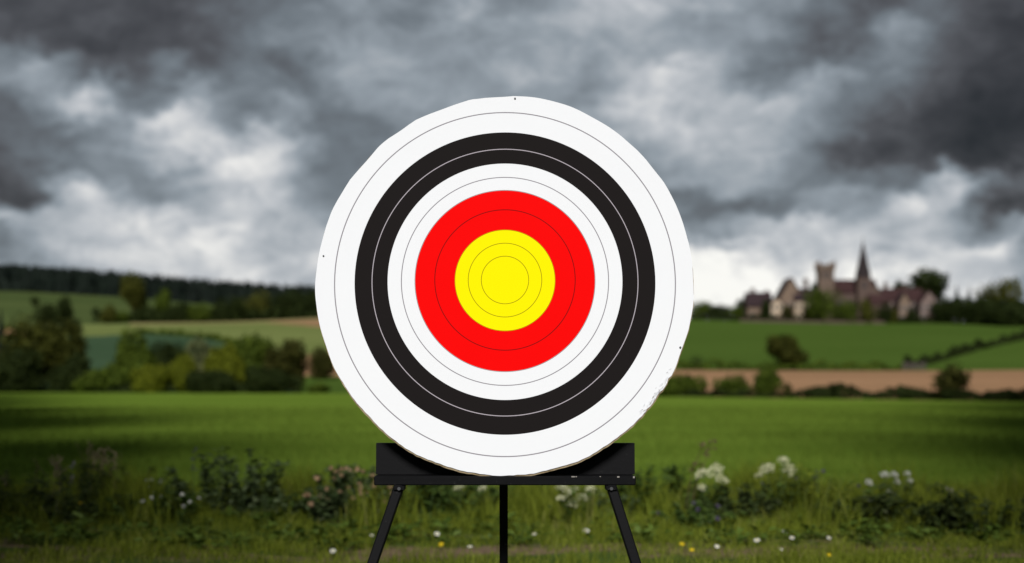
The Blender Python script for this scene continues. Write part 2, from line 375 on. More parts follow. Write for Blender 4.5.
# ------------------------------------------------------------------ trees and shrubs
def rnd_dirs(rng, n):
    v = rng.normal(size=(n, 3)); return v / np.linalg.norm(v, axis=1)[:, None]
def leaf_quads(rng, pts, nrm, size):
    """one diamond leaf (or leaf clump) per point"""
    n = len(pts)
    nn = nrm + rng.normal(size=(n, 3)) * 0.7; nn /= np.linalg.norm(nn, axis=1)[:, None]
    a = np.cross(nn, rnd_dirs(rng, n)); a /= np.linalg.norm(a, axis=1)[:, None] + 1e-9
    b = np.cross(nn, a)
    s = size * rng.uniform(0.55, 1.25, (n, 1))
    return np.stack([pts - a * s, pts + b * s * 0.62 + a * s * 0.1, pts + a * s, pts - b * s * 0.62 - a * s * 0.1], 1)
def crown_mesh(seed, w, h, z0, n, size, mat, lobes=9, depth=None, squash=1.0, sparse=False, full=False):
    rng = np.random.default_rng(seed); depth = depth or w
    bl = []
    for i in range(lobes):
        d = rnd_dirs(rng, 1)[0]; k = rng.uniform(0.25, 0.62)
        c = np.array([d[0] * w / 2 * k, d[1] * depth / 2 * k, z0 + h / 2 + d[2] * h / 2 * k * squash])
        bl.append((c, rng.uniform(0.36, 0.58)))
    bl.append((np.array([0, 0, z0 + h * 0.45]), 0.62))
    P_, N_ = [], []
    for c, r in bl:
        m_ = int(n / len(bl) * (r / 0.5) ** 2)
        d = rnd_dirs(rng, m_)
        rad = rng.uniform(0.35 if not sparse else 0.1, 1.0, (m_, 1)) ** 0.45
        rad *= 1 + 0.12 * np.sin(d[:, :1] * 7 + seed) + 0.1 * np.sin(d[:, 2:] * 9 + d[:, 1:2] * 6)
        p = c + d * rad * np.array([w / 2 * r, depth / 2 * r, h / 2 * r])
        P_.append(p); N_.append(d)
    P_ = np.concatenate(P_); N_ = np.concatenate(N_)
    for k_, (e0, e1) in enumerate(((-w / 2, w / 2), (-depth / 2, depth / 2), (z0, z0 + h))):
        q0, q1 = np.percentile(P_[:, k_], (1.5, 98.5)); P_[:, k_] = e0 + (P_[:, k_] - q0) / (q1 - q0) * (e1 - e0)
        for b_ in bl: b_[0][k_] = e0 + (b_[0][k_] - q0) / (q1 - q0) * (e1 - e0)
    if full:      # foliage down to the ground: widen the lower half
        tz = np.clip((P_[:, 2] - z0) / h, 0, 1); lowk = 1 + 0.3 * np.clip(0.5 - tz, 0, 1); P_[:, 0] *= lowk; P_[:, 1] *= lowk
    keep = (P_[:, 2] > 0.02) & (np.abs(P_[:, 0]) < w * .5 * (1.2 if full else 1.03)) & (np.abs(P_[:, 1]) < depth * .62); P_, N_ = P_[keep], N_[keep]
    return npmesh('crown', leaf_quads(rng, P_, N_, size), 4, [(0, 1, 2, 3)], mat), [b_[0] for b_ in bl]
def tree(name, label, px, ytop, wpx, Y, leaf, seed, group=None, bole=0.12, n=1300, cat='tree', lobes=9, ybase=None, size=None, depth=None, sparse=False):
    x = wx(px, Y); z = gz(x, Y)
    top = HC + (HY - ytop) / F * Y
    H = max(0.6, top - z); w = wpx / F * Y
    t_ = thing(name, label, cat, (x, Y, z - 0.05), group=group)
    z0 = H * bole
    me, cs = crown_mesh(seed, w * 1.04, (H - z0) * 1.02, z0, n, size or max(0.10, min(0.046 * max(w, H), 0.8)), L_[leaf], lobes, depth, sparse=sparse, full=bole < .11)
    link('crown', me, t_)
    r = random.Random(seed); b = MB(); tr = max(0.05, 0.028 * H)
    b.tube([(0, 0, -0.1), (r.uniform(-.1, .1) * tr * 4, 0, H * .3), (0, 0, H * .62)], [tr * 1.25, tr * .8, tr * .35], 8)
    for c in cs[:6]:
        s0 = H * r.uniform(.15, .4)
        b.tube([(0, 0, s0), (c[0] * .5, c[1] * .5, (s0 + c[2]) / 2 + .05 * H), tuple(c)], [tr * .5, tr * .32, tr * .1], 6)
    if sparse:
        for k in range(26):
            c = cs[k % len(cs)]; q = Vector(c) + Vector((r.uniform(-1, 1) * w * .3, r.uniform(-1, 1) * w * .3, r.uniform(-.2, 1) * H * .25))
            b.tube([tuple(c), tuple((Vector(c) + q) / 2 + Vector((0, 0, .04 * H))), tuple(q)], [tr * .16, tr * .1, tr * .04], 5)
    b.build('trunk', M['bark'], t_, smooth=True)
    return t_
def conifer_verts(r, H, w):
    vs_, fs_ = [], []
    tiers = 5
    for k in range(tiers):
        zb = H * (0.10 + 0.72 * k / tiers); zt = min(H, zb + H * 0.36 if k < tiers - 1 else H)
        rb = w / 2 * (1 - 0.80 * k / tiers); n = 9; b = len(vs_)
        for i in range(n):
            a = 2 * math.pi * (i + r.random() * .5) / n; q = rb * (1.0 if i % 2 else 0.62) * r.uniform(.8, 1.15)
            vs_.append((q * math.cos(a), q * math.sin(a), zb - r.uniform(0, .05) * H))
        vs_.append((r.uniform(-.02, .02) * w, 0, zt))
        for i in range(n): fs_.append((b + i, b + (i + 1) % n, b + n))
    return vs_, fs_
def conifer(name, label, px, ytop, wpx, Y, seed, group=None):
    x = wx(px, Y); z = gz(x, Y); H = HC + (HY - ytop) / F * Y - z; w = wpx / F * Y
    t_ = thing(name, label, 'tree', (x, Y, z), group=group)
    r = random.Random(seed); b = MB()
    vs_, fs_ = conifer_verts(r, H, w); b.add(vs_, fs_); b.build('crown', L_['conifer'], t_)
    b = MB(); b.tube([(0, 0, -.2), (0, 0, H * .8)], [H * .022, H * .006], 8); b.build('trunk', M['bark'], t_)
    return t_

G1 = 'trees and bushes along the far edge of the green field'
for i, a in enumerate([
 ('tall_conifer', None, 2, 306, 30, 150),
]): conifer('dark_conifer', 'black-green conifer at the far left edge, taller than the olive tree beside it', 1, 306, 22, 165, 5)
HEDGE = [ # name, label, px, ytop, width px, Y, leaf, bole
 ('broad_tree','big olive-brown tree at the left end of the far hedge, broadest of the row',44,323,70,141,'dark_olive',.10),
 ('dark_bush','black bush low at the left picture edge under the big olive tree',10,352,50,136,'dark',.02),
 ('dark_bush','dark bush filling the foot of the big olive tree on its right side',72,358,36,138,'dark',.02),
 ('low_shrub','long low dark green shrub between the big olive tree and the round green tree',110,369,56,138,'green',.02),
 ('round_tree','round dark green tree standing clear against the blue-green crop',135,335,36,142,'green',.10),
 ('low_bush','low yellow-green bush in front of the round dark green tree',152,367,34,134,'yellow',.02),
 ('dark_tree','dark blackish tree just right of the round green tree',170,346,34,146,'dark',.08),
 ('small_bush','small yellow-green bush at the foot of the dark blackish tree',184,358,22,134,'yellow',.02),
 ('olive_tree','pale olive tree left of the brightest yellow-green tree',202,345,34,142,'pale',.06),
 ('bright_tree','brightest yellow-green tree in the middle of the far hedge',225,348,34,136,'yellow',.06),
 ('green_tree','tall mid green tree between the bright yellow-green tree and the square brown one',254,339,36,138,'green',.05),
 ('square_tree','dark brown-olive square-topped tree at the right end of the hedge',284,344,38,133,'brown',.03),
 ('dark_bush','dark bush at the foot of the bright yellow-green tree',210,372,40,131,'dark',.02),
 ('dark_bush','dark bush below the square brown tree, lowest at the row end',268,368,36,130,'dark',.02),
 ('small_bush','tiny round bush on the pale grass close to the target edge',319,384,18,132,'green',.02),
 ('brown_tree','brown bushy tree half hidden behind the left rim of the target',322,350,22,178,'brown',.06),
]
for i, (nm, lb, px, yt, wp_, Y, lf, bo) in enumerate(HEDGE):
    tree(nm, lb, px, yt, wp_, Y, lf, 100 + i, G1, bo, 4200, 'bush' if ('bush' in nm or 'shrub' in nm) else 'tree', lobes=6)

G2 = 'trees along the hillside hedgerow below the forest'
HILL = [
 ('hillside_tree','tallest hillside tree with a yellowish crown standing above the hedgerow',133,277,24,520,'olive',.22),
 ('hillside_tree','narrow dark tree beside the tallest hillside tree on its right',163,291,14,515,'green',.15),
 ('hillside_tree','small lone dark tree on the open meadow at the left',35,297,9,640,'dark',.15),
 ('hillside_tree','dark upright tree above the black hillside bush',65,298,13,520,'dark',.1),
 ('hillside_tree','dark rounded tree behind the big olive tree of the far hedge',47,305,20,470,'dark',.06),
 ('hillside_bush','black squat bush at the left end of the blue-green crop',70,319,18,400,'dark',.02),
 ('hillside_bush','thin olive bush between the black squat bush and the tallest hillside tree',108,306,14,500,'olive',.05),
 ('hillside_bush','low bush at the left foot of the tallest hillside tree',120,312,16,508,'green',.03),
 ('hillside_tree','dark tree directly right of the tallest hillside tree base',148,306,18,512,'dark',.04),
 ('hillside_tree','dark rounded tree in the hedgerow above the pale strip',180,305,22,508,'dark',.04),
 ('hillside_tree','green hedgerow tree below the lit strip of meadow',200,304,22,506,'green',.04),
 ('hillside_tree','dark green hedgerow tree right of the lit strip of meadow',222,300,22,508,'dark',.04),
 ('hillside_tree','dark hedgerow tree left of the olive crowned one',240,298,22,510,'dark',.04),
 ('hillside_tree','olive crowned tree, lightest of the right hand hedgerow trees',259,292,26,512,'olive',.05),
 ('hillside_tree','broad dark tree above the small brown field',280,294,24,514,'dark',.04),
 ('hillside_tree','dark tree between the broad one and the target rim',299,291,24,514,'dark',.04),
 ('hillside_tree','last hedgerow tree, touching the left rim of the target',318,290,24,514,'dark',.04),
]
for i, (nm, lb, px, yt, wp_, Y, lf, bo) in enumerate(HILL):
    tree(nm, lb, px, yt, wp_, Y, lf, 200 + i, G2, bo, 2000, 'bush' if 'bush' in nm else 'tree')

# ridge forest, far off and dense
rng = np.random.default_rng(11); r = random.Random(11)
protos = []
for k in range(14):
    vs_, fs_ = conifer_verts(r, 1.0, 1.0); protos.append((np.array(vs_), np.array(fs_)))
Vf, Ff, base = [], [], 0
for k in range(2300):
    u = rng.uniform(-0.52, -0.02); lo = np.interp(512 + F * u, [0, 150, 230, 320], [804, 799, 774, 744])
    Y = lo + 280 * rng.random() ** 1.4; x = u * Y
    H = rng.uniform(13, 15.5); w = rng.uniform(6, 9); pv, pf = protos[k % 14]
    a = rng.uniform(0, 6.28); c_, s_ = math.cos(a), math.sin(a)
    q = pv * np.array([w, w, H]); q = np.stack([q[:, 0] * c_ - q[:, 1] * s_ + x, q[:, 0] * s_ + q[:, 1] * c_ + Y, q[:, 2] + gz(x, Y) - .8], 1)
    Vf.append(q); Ff.append(pf + base); base += len(q)
fo = link('conifer_forest', mesh('conifer_forest', np.concatenate(Vf), np.concatenate(Ff), L_['conifer']))
tag(fo, 'dark conifer forest covering the far ridge on the left', 'forest', kind='stuff')

# right hand side: shrubs along the near edge of the ploughed field
G3 = 'bushes between the green field and the ploughed field'
SHR = [
 ('broad_bush','broad dark green bush coming out from behind the right rim of the target',682,376,44,103,'green',.02),
 ('broad_bush','two-humped bush, second from the target along the ploughed field',733,377,32,102,'green',.02),
 ('upright_bush','tall upright bush, tallest of those before the ploughed field',768,369,24,101,'green',.08),
 ('thin_shrub','thin see-through little shrub right of the tall upright bush',788,384,9,101,'brown',.02),
 ('flat_bush','flat-topped dark bush on the middle of the ploughed field edge',820,387,36,100,'dark',.02),
 ('low_bush','low dark bush left of the round bare-looking tree',914,389,30,97,'dark',.02),
 ('round_bare_tree','round thin brown tree with sky-like gaps before the ploughed field',951,366,36,98,'brown',.22),
 ('low_bush','low black bush at the foot of the round brown tree',956,393,26,95.5,'dark',.02),
 ('low_bush','low black bush near the right picture edge',1003,392,34,95.5,'dark',.02),
]
for i, (nm, lb, px, yt, wp_, Y, lf, bo) in enumerate(SHR):
    Y = float(far_edge((px - 512) / F)) + (.6 if 'foot' in lb else 1.4)
    tree(nm, lb, px, yt, wp_, Y, lf, 300 + i, G3, bo, 420 if 'thin' in nm else (900 if 'bare' in nm else 3400), 'tree' if 'tree' in nm else 'bush', sparse='bare' in nm, size=.16 if 'bare' in nm else None)

def hedge(name, label, pts, h, d, leaf, seed, size, dens):
    """a leafy hedge following ground points (x, Y)"""
    rng = np.random.default_rng(seed); P_ = []
    for (x0, y0), (x1, y1) in zip(pts[:-1], pts[1:]):
        L = math.hypot(x1 - x0, y1 - y0); n = int(L * dens)
        s = rng.random(n); X = x0 + (x1 - x0) * s; Y = y0 + (y1 - y0) * s
        hh = h * (0.7 + 0.3 * np.sin(X * 0.9 / h + seed) * np.sin(X * 0.37 / h) + 0.2 * np.sin(X * 2.3 / h))
        ang = rng.uniform(0, math.pi, n); rr = rng.uniform(.5, 1, n) ** .5
        Y2 = Y + np.cos(ang) * d / 2 * rr; Z = ground(X, Y) + np.sin(ang) * hh * rr
        P_.append(np.stack([X, Y2, Z], 1))
    P_ = np.concatenate(P_); c = P_.mean(0); N_ = rnd_dirs(rng, len(P_)) + np.array([0, -.3, .6])
    o = thing(name, label, 'hedge', (pts[0][0], pts[0][1], gz(*pts[0])))
    P_ = P_ - np.array([pts[0][0], pts[0][1], gz(*pts[0])])
    link('foliage', npmesh('foliage', leaf_quads(rng, P_, N_, size), 4, [(0, 1, 2, 3)], L_[leaf]), o)
    return o
W = lambda px, Y: (wx(px, Y), Y)
hedge('field_hedge', 'low ragged dark hedge along the right end of the ploughed field edge', [W(830, 92.6), W(930, 86.6), W(1040, 78.6)], .9, 1.4, 'dark', 1, .18, 90)
hedge('field_hedge', 'long low dark hedge between the ploughed field and the pasture', [W(640, 252), W(905, 252)], 1.7, 2, 'green', 2, .4, 24)
hedge('field_hedge', 'dark hedge climbing to the right beside the track on the pasture', [W(905, 255), W(960, 300), W(1050, 385)], 2.2, 2.5, 'dark', 3, .45, 24)
hedge('field_hedge', 'low brown-green hedge at the foot of the left hedge trees', [W(-40, 139), W(60, 138), W(302, 132)], 2.0, 2.5, 'dark', 4, .26, 110)
hedge('field_hedge', 'dark ragged hedge curving down between the blue-green and pale crops', [W(140, 362), W(200, 322), W(235, 288), W(262, 270)], 1.3, 2.5, 'green', 6, .4, 20)
hedge('wood_undergrowth', 'dark undergrowth filling the foot of the wood at the right end of the hilltop', [W(936, 437), W(975, 428), W(1080, 410)], 4.2, 4, 'dark', 14, .7, 40)
hedge('undergrowth_hedge', 'continuous dark undergrowth joining the hillside hedgerow trees', [W(92, 512), W(215, 508), W(340, 510)], 6.0, 5, 'dark', 9, .9, 26)
hedge('field_hedge', 'low dark hedge under the bushes nearest the right rim of the target', [W(655, 105.8), W(720, 100.2), W(830, 92.8)], .55, 1.0, 'dark', 12, .15, 80)
hedge('village_hedge', 'green hedge in front of the village houses along the hilltop', [W(690, 452), W(742, 441), W(890, 438), W(945, 436)], 2.3, 2.5, 'dark', 7, .5, 34)
tree('round_pasture_tree', 'big round lone tree at the foot of the pasture above the ploughed field', 788, 337, 37, 255, 'dark_olive', 401, None, .12, 3600, lobes=5)
tree('pasture_bush', 'little dark bush on the hedge line just right of the target', 697, 356, 14, 253, 'dark', 402, None, .03, 500, 'bush')
# pale gate by the track
gt = thing('field_gate', 'pale wooden gate at the corner where the track meets the ploughed field', 'gate', (wx(914, 249), 249, gz(wx(914, 249), 249)), .1)
for sx0 in (-1.8, 1.8):
    b = MB(); b.box(sx0 - .12, sx0 + .12, -.12, .12, -.2, 1.5); b.build('post', M['pale_wood'], gt)
b = MB()
for zz in (.25, .55, .85, 1.15): b.box(-1.66, 1.66, -.04, .04, zz, zz + .16)
b.box(-.07, .07, -.075, -.045, .2, 1.35); b.build('bars', M['pale_wood'], gt)

# ------------------------------------------------------------------ village on the right hand hill
VY = 450.0; K = VY / F        # metres per pixel there
def vz(y, Y=VY): return HC + (HY - y) / F * Y
def house(label, px0, px1, yridge, yeave, Y, wall, roof, seed, gable_front=False, depth=7.0, chim=(), name='house', wins=3, storeys=2, cat='house', group='village houses on the hill'):
    x0, x1 = wx(px0, Y), wx(px1, Y); xc = (x0 + x1) / 2; hw = (x1 - x0) / 2
    g = gz(xc, Y) - .4; t_ = thing(name, label, cat, (xc, Y, g), group=group)
    he = vz(yeave, Y) - g; hr = vz(yridge, Y) - g; d = depth / 2
    b = MB()
    if gable_front:
        b.add([(-hw, -d, 0), (hw, -d, 0), (hw, -d, he), (0, -d, hr - .15), (-hw, -d, he), (-hw, d, 0), (hw, d, 0), (hw, d, he), (0, d, hr - .15), (-hw, d, he)],
              [(0, 1, 2, 3, 4), (6, 5, 9, 8, 7), (0, 4, 9, 5), (1, 6, 7, 2)])
    else:
        b.add([(-hw, -d, 0), (-hw, d, 0), (-hw, d, he), (-hw, 0, hr - .15), (-hw, -d, he), (hw, -d, 0), (hw, d, 0), (hw, d, he), (hw, 0, hr - .15), (hw, -d, he)],
              [(4, 3, 2, 1, 0), (5, 6, 7, 8, 9), (0, 5, 9, 4), (1, 2, 7, 6)])
    b.build('wall', M[wall], t_)
    b = MB(); th = .28; ov = .35
    def slab(a, bb, c, dd):
        n = (Vector(bb) - Vector(a)).cross(Vector(dd) - Vector(a)).normalized()
        if n.z < 0: n = -n
        top = [Vector(p) + n * th for p in (a, bb, c, dd)]
        vs_ = [Vector(p) + n * .01 for p in (a, bb, c, dd)] + top
        b.add(vs_, [(3, 2, 1, 0), (4, 5, 6, 7), (0, 1, 5, 4), (1, 2, 6, 5), (2, 3, 7, 6), (3, 0, 4, 7)])
    if gable_front:
        k = ov * (hr - he) / hw
        slab((-hw - ov, -d - ov, he - k), (0, -d - ov, hr), (0, d + ov, hr), (-hw - ov, d + ov, he - k))
        slab((hw + ov, d + ov, he - k), (.001, d + ov, hr), (.001, -d - ov, hr), (hw + ov, -d - ov, he - k))
    else:
        k = ov * (hr - he) / d
        slab((-hw - ov, -d - ov, he - k), (hw + ov, -d - ov, he - k), (hw + ov, 0, hr), (-hw - ov, 0, hr))
        slab((hw + ov, d + ov, he - k), (-hw - ov, d + ov, he - k), (-hw - ov, .001, hr), (hw + ov, .001, hr))
    b.build('roof', M[roof], t_)
    for cx_, top_ in chim:
        xx = wx(cx_, Y) - xc; b = MB(); z1 = vz(top_, Y) - g
        b.box(xx - .55, xx + .55, -.45 + .6, .45 + .6, he, z1); b.box(xx - .68, xx + .68, .02, 1.18, z1 - .5, z1 - .25)
        b.tube([(xx - .25, .6, z1), (xx - .25, .6, z1 + .5)], [.16, .13], 8); b.tube([(xx + .25, .6, z1), (xx + .25, .6, z1 + .5)], [.16, .13], 8)
        b.build('chimney', M['stone_dark'], t_)
    for s_ in range(storeys):
        zc = 1.4 + s_ * max(2.4, (he - 1.2) / 2)
        if zc + 1.2 > he and s_ > 0: break
        for w_ in range(wins):
            xx = -hw + (w_ + .5) * 2 * hw / wins
            if s_ == 0 and w_ == wins // 2:
                b = MB(); b.box(xx - .5, xx + .5, -d - .06, -d + .05, .3, 2.5); b.build('door', M['wood'], t_); continue
            b = MB(); b.box(xx - .5, xx + .5, -d - .05, -d + .05, zc, zc + 1.3); wn = b.build('window', M['frame'], t_)
            b = MB(); b.box(xx - .4, xx - .03, -d - .07, -d - .052, zc + .1, zc + 1.2); b.box(xx + .03, xx + .4, -d - .07, -d - .052, zc + .1, zc + 1.2); b.build('pane', M['glass'], wn)
    return t_
house('cream cottage with dark tiled roof at the left end of the village', 746, 770, 293, 306.5, 452, 'tan_wall', 'roof_dark', 1, False, 8, ((753, 289), (767, 291)))
house('tall narrow cream house catching the light beside the left end cottage', 769, 780, 299, 304, 446, 'cream_wall', 'roof_dark', 2, True, 8, wins=2)
house('steep gabled tan house with the highest pointed roof of the village', 777, 799, 279, 298, 450, 'tan_wall', 'roof_dark', 3, True, 10, wins=3)
house('cream fronted house with a dark roof and a tall chimney, left of the church', 793, 812, 289, 301, 447, 'cream_wall', 'roof_dark', 4, False, 8, ((806, 279),), wins=3)
house('long pinkish house with a red-brown roof on the right of the church', 882, 920, 289, 301, 450, 'pink_wall', 'roof_red', 5, False, 9, ((886, 283), (905, 286)), wins=6)
house('small pale gabled house at the right end of the village', 917, 934, 292, 303, 445, 'pink_wall', 'roof_red', 6, True, 8, wins=3)
house('narrow gabled house standing before the long pinkish house', 897, 908, 293, 303, 441.5, 'tan_wall', 'roof_dark', 8, True, 5, wins=2)
house('low dark roofed outbuilding just right of the spire', 869, 886, 295, 304, 440, 'stone_dark', 'roof_red', 7, False, 6, wins=3, storeys=1)

# church: square battlemented tower, nave, spire
cx0 = wx(846, 455); cg = gz(cx0, 455) - .4
ch = thing('church', 'stone church with a square battlemented tower and a tall pointed spire', 'church', (cx0, 455, cg))
X = lambda px: wx(px, 455) - cx0
Zc = lambda y: HC + (HY - y) / F * 455 - cg
def arch_win(parent, x, y, z, w, h, nm='window'):
    b = MB(); n = 8
    pts = [(-w / 2, 0), (w / 2, 0), (w / 2, h * .65)] + [(w / 2 * math.cos(math.pi * k / n), h * .65 + h * .35 * math.sin(math.pi * k / n)) for k in range(1, n)] + [(-w / 2, h * .65)]
    N = len(pts); vs_ = [(x + p[0], y - .06, z + p[1]) for p in pts] + [(x + p[0], y + .1, z + p[1]) for p in pts]
    b.add(vs_, [tuple(range(N)), tuple(reversed(range(N, 2 * N)))] + [(i, i + N, (i + 1) % N + N, (i + 1) % N) for i in range(N)])
    b.build(nm, M['glass'], parent)
b = MB(); tx0, tx1 = X(817.5), X(832.5); td = (tx1 - tx0)
b.box(tx0, tx1, -td / 2, td / 2, 0, Zc(267)); b.box(tx0 - .25, tx1 + .25, -td / 2 - .25, td / 2 + .25, Zc(270), Zc(269))
tw = b.build('tower', M['stone'], ch)
b = MB()
zt = Zc(267)
b.box(tx0 - .06, tx1 + .06, -td / 2 - .06, -td / 2 + .4, zt - .5, zt + .25); b.box(tx0 - .06, tx1 + .06, td / 2 - .4, td / 2 + .06, zt - .5, zt + .25); b.box(tx0 - .063, tx0 + .4, -td / 2 + .3, td / 2 - .3, zt - .5, zt + .25); b.box(tx1 - .4, tx1 + .063, -td / 2 + .3, td / 2 - .3, zt - .5, zt + .25)
for k in range(4):
    for sy in (-td / 2, td / 2 - .4):
        xx = tx0 + (k + .12) * td / 4; b.box(xx, xx + td / 4 * .6, sy, sy + .4, zt + .002, zt + .8)
for sx in (tx0, tx1):
    for sy in (-td / 2, td / 2): b.tube([(sx, sy, zt - 1.2), (sx, sy, zt + 1.1), (sx, sy, zt + 1.9)], [.42, .42, .08], 8)
b.build('battlement', M['stone'], tw)
for xx in (tx0 + td * .32, tx0 + td * .68):
    arch_win(tw, xx, -td / 2, Zc(279), .7, 2.2)
nx0, nx1 = tx1, X(874); he, hr = Zc(293), Zc(280.5); d = 4.6
b = MB(); b.add([(nx0, -d, 0), (nx1, -d, 0), (nx1, -d, he), (nx0, -d, he), (nx0, d, 0), (nx1, d, 0), (nx1, d, he), (nx0, d, he), (nx0, 0, hr - .1), (nx1, 0, hr - .1)],
      [(0, 1, 2, 3), (5, 4, 7, 6), (0, 3, 8, 7, 4), (1, 5, 6, 9, 2)]); b.build('nave_wall', M['stone_dark'], ch)
b = MB()
b.add([(nx0 + .02, -d - .4, he - .25), (nx1 + .3, -d - .4, he - .25), (nx1 + .3, 0, hr), (nx0 + .02, 0, hr), (nx0 + .02, -d - .4, he + .05), (nx1 + .3, -d - .4, he + .05), (nx1 + .3, 0, hr + .3), (nx0 + .02, 0, hr + .3)],
      [(3, 2, 1, 0), (4, 5, 6, 7), (0, 1, 5, 4), (1, 2, 6, 5), (3, 0, 4, 7)])
b.add([(nx0 + .02, d + .4, he - .25), (nx1 + .3, d + .4, he - .25), (nx1 + .3, 0, hr), (nx0 + .02, 0, hr), (nx0 + .02, d + .4, he + .05), (nx1 + .3, d + .4, he + .05), (nx1 + .3, 0, hr + .3), (nx0 + .02, 0, hr + .3)],
      [(0, 1, 2, 3), (7, 6, 5, 4), (4, 5, 1, 0), (5, 6, 2, 1), (7, 4, 0, 3)])
b.build('nave_roof', M['roof_red'], ch)
for k in range(5): arch_win(ch, nx0 + (k + .6) * (nx1 - nx0) / 5.4, -d, he * .35, .9, he * .45)
# spire tower in front of the nave
sx0, sx1 = wx(857.5, 447.5) - cx0, wx(870, 447.5) - cx0; sw = (sx1 - sx0) / 2; sc = (sx0 + sx1) / 2; sy = -d - sw - .05
b = MB(); b.box(sc - sw, sc + sw, sy - sw, sy + sw, 0, Zc(279)); b.box(sc - sw - .2, sc + sw + .2, sy - sw - .2, sy + sw + .2, Zc(281), Zc(280))
st = b.build('spire_tower', M['stone_dark'], ch)
arch_win(st, sc, sy - sw, Zc(290), .9, 2.0)
b = MB(); z0, z1 = Zc(279), Zc(242); n = 8; R0 = sw * 1.25
ring = [(sc + R0 * math.cos(2 * math.pi * (k + .5) / n), sy + R0 * math.sin(2 * math.pi * (k + .5) / n), z0 + .003) for k in range(n)]
ring2 = [(sc + R0 * .72 * math.cos(2 * math.pi * (k + .5) / n), sy + R0 * .72 * math.sin(2 * math.pi * (k + .5) / n), z0 + (z1 - z0) * .30) for k in range(n)]
b.add(ring + ring2 + [(sc, sy, z1)], [(k, (k + 1) % n, n + (k + 1) % n, n + k) for k in range(n)] + [(n + k, n + (k + 1) % n, 2 * n) for k in range(n)] + [tuple(reversed(range(n)))])
for sxx in (-1, 1):
    for syy in (-1, 1): b.tube([(sc + sxx * sw * .85, sy + syy * sw * .85, z0), (sc + sxx * sw * .85, sy + syy * sw * .85, z0 + 1), (sc + sxx * sw * .85, sy + syy * sw * .85, z0 + 2.4)], [.3, .3, .03], 6)
spire = b.build('spire', M['slate'], ch)
b = MB(); b.tube([(sc, sy, z1 - .2), (sc, sy, z1 + .9)], [.06, .05], 6); b.box(sc - .32, sc + .32, sy - .04, sy + .04, z1 + .45, z1 + .57); b.build('cross', M['slate'], spire)
# transept gable to the right of the spire
b = MB(); q0, q1 = wx(862, 448) - cx0, wx(886, 448) - cx0; qc = (q0 + q1) / 2; qe, qr = Zc(299), Zc(285); yf, yb = -d - 2.2, -.5
b.add([(q0, yf, 0), (q1, yf, 0), (q1, yf, qe), (qc, yf, qr), (q0, yf, qe), (q0, yb, 0), (q1, yb, 0), (q1, yb, qe), (qc, yb, qr), (q0, yb, qe)],
      [(0, 1, 2, 3, 4), (6, 5, 9, 8, 7), (0, 4, 9, 5), (1, 6, 7, 2)]); b.build('transept_wall', M['stone_dark'], ch)
b = MB()
for a_, s_ in ((q0, -1), (q1, 1)):
    b.add([(a_ + s_ * .3, yf - .3, qe - .2), (qc, yf - .3, qr + .02), (qc, yb + .3, qr + .02), (a_ + s_ * .3, yb + .3, qe - .2), (a_ + s_ * .3, yf - .3, qe + .12), (qc, yf - .3, qr + .34), (qc, yb + .3, qr + .34), (a_ + s_ * .3, yb + .3, qe + .12)],
          [(0, 1, 2, 3), (7, 6, 5, 4), (4, 5, 1, 0), (6, 7, 3, 2), (7, 4, 0, 3)] if s_ > 0 else [(3, 2, 1, 0), (4, 5, 6, 7), (0, 1, 5, 4), (2, 3, 7, 6), (3, 0, 4, 7)])
b.build('transept_roof', M['roof_red'], ch)
arch_win(ch, qc + 1.2, yf, Zc(308), 1.3, 3.2)

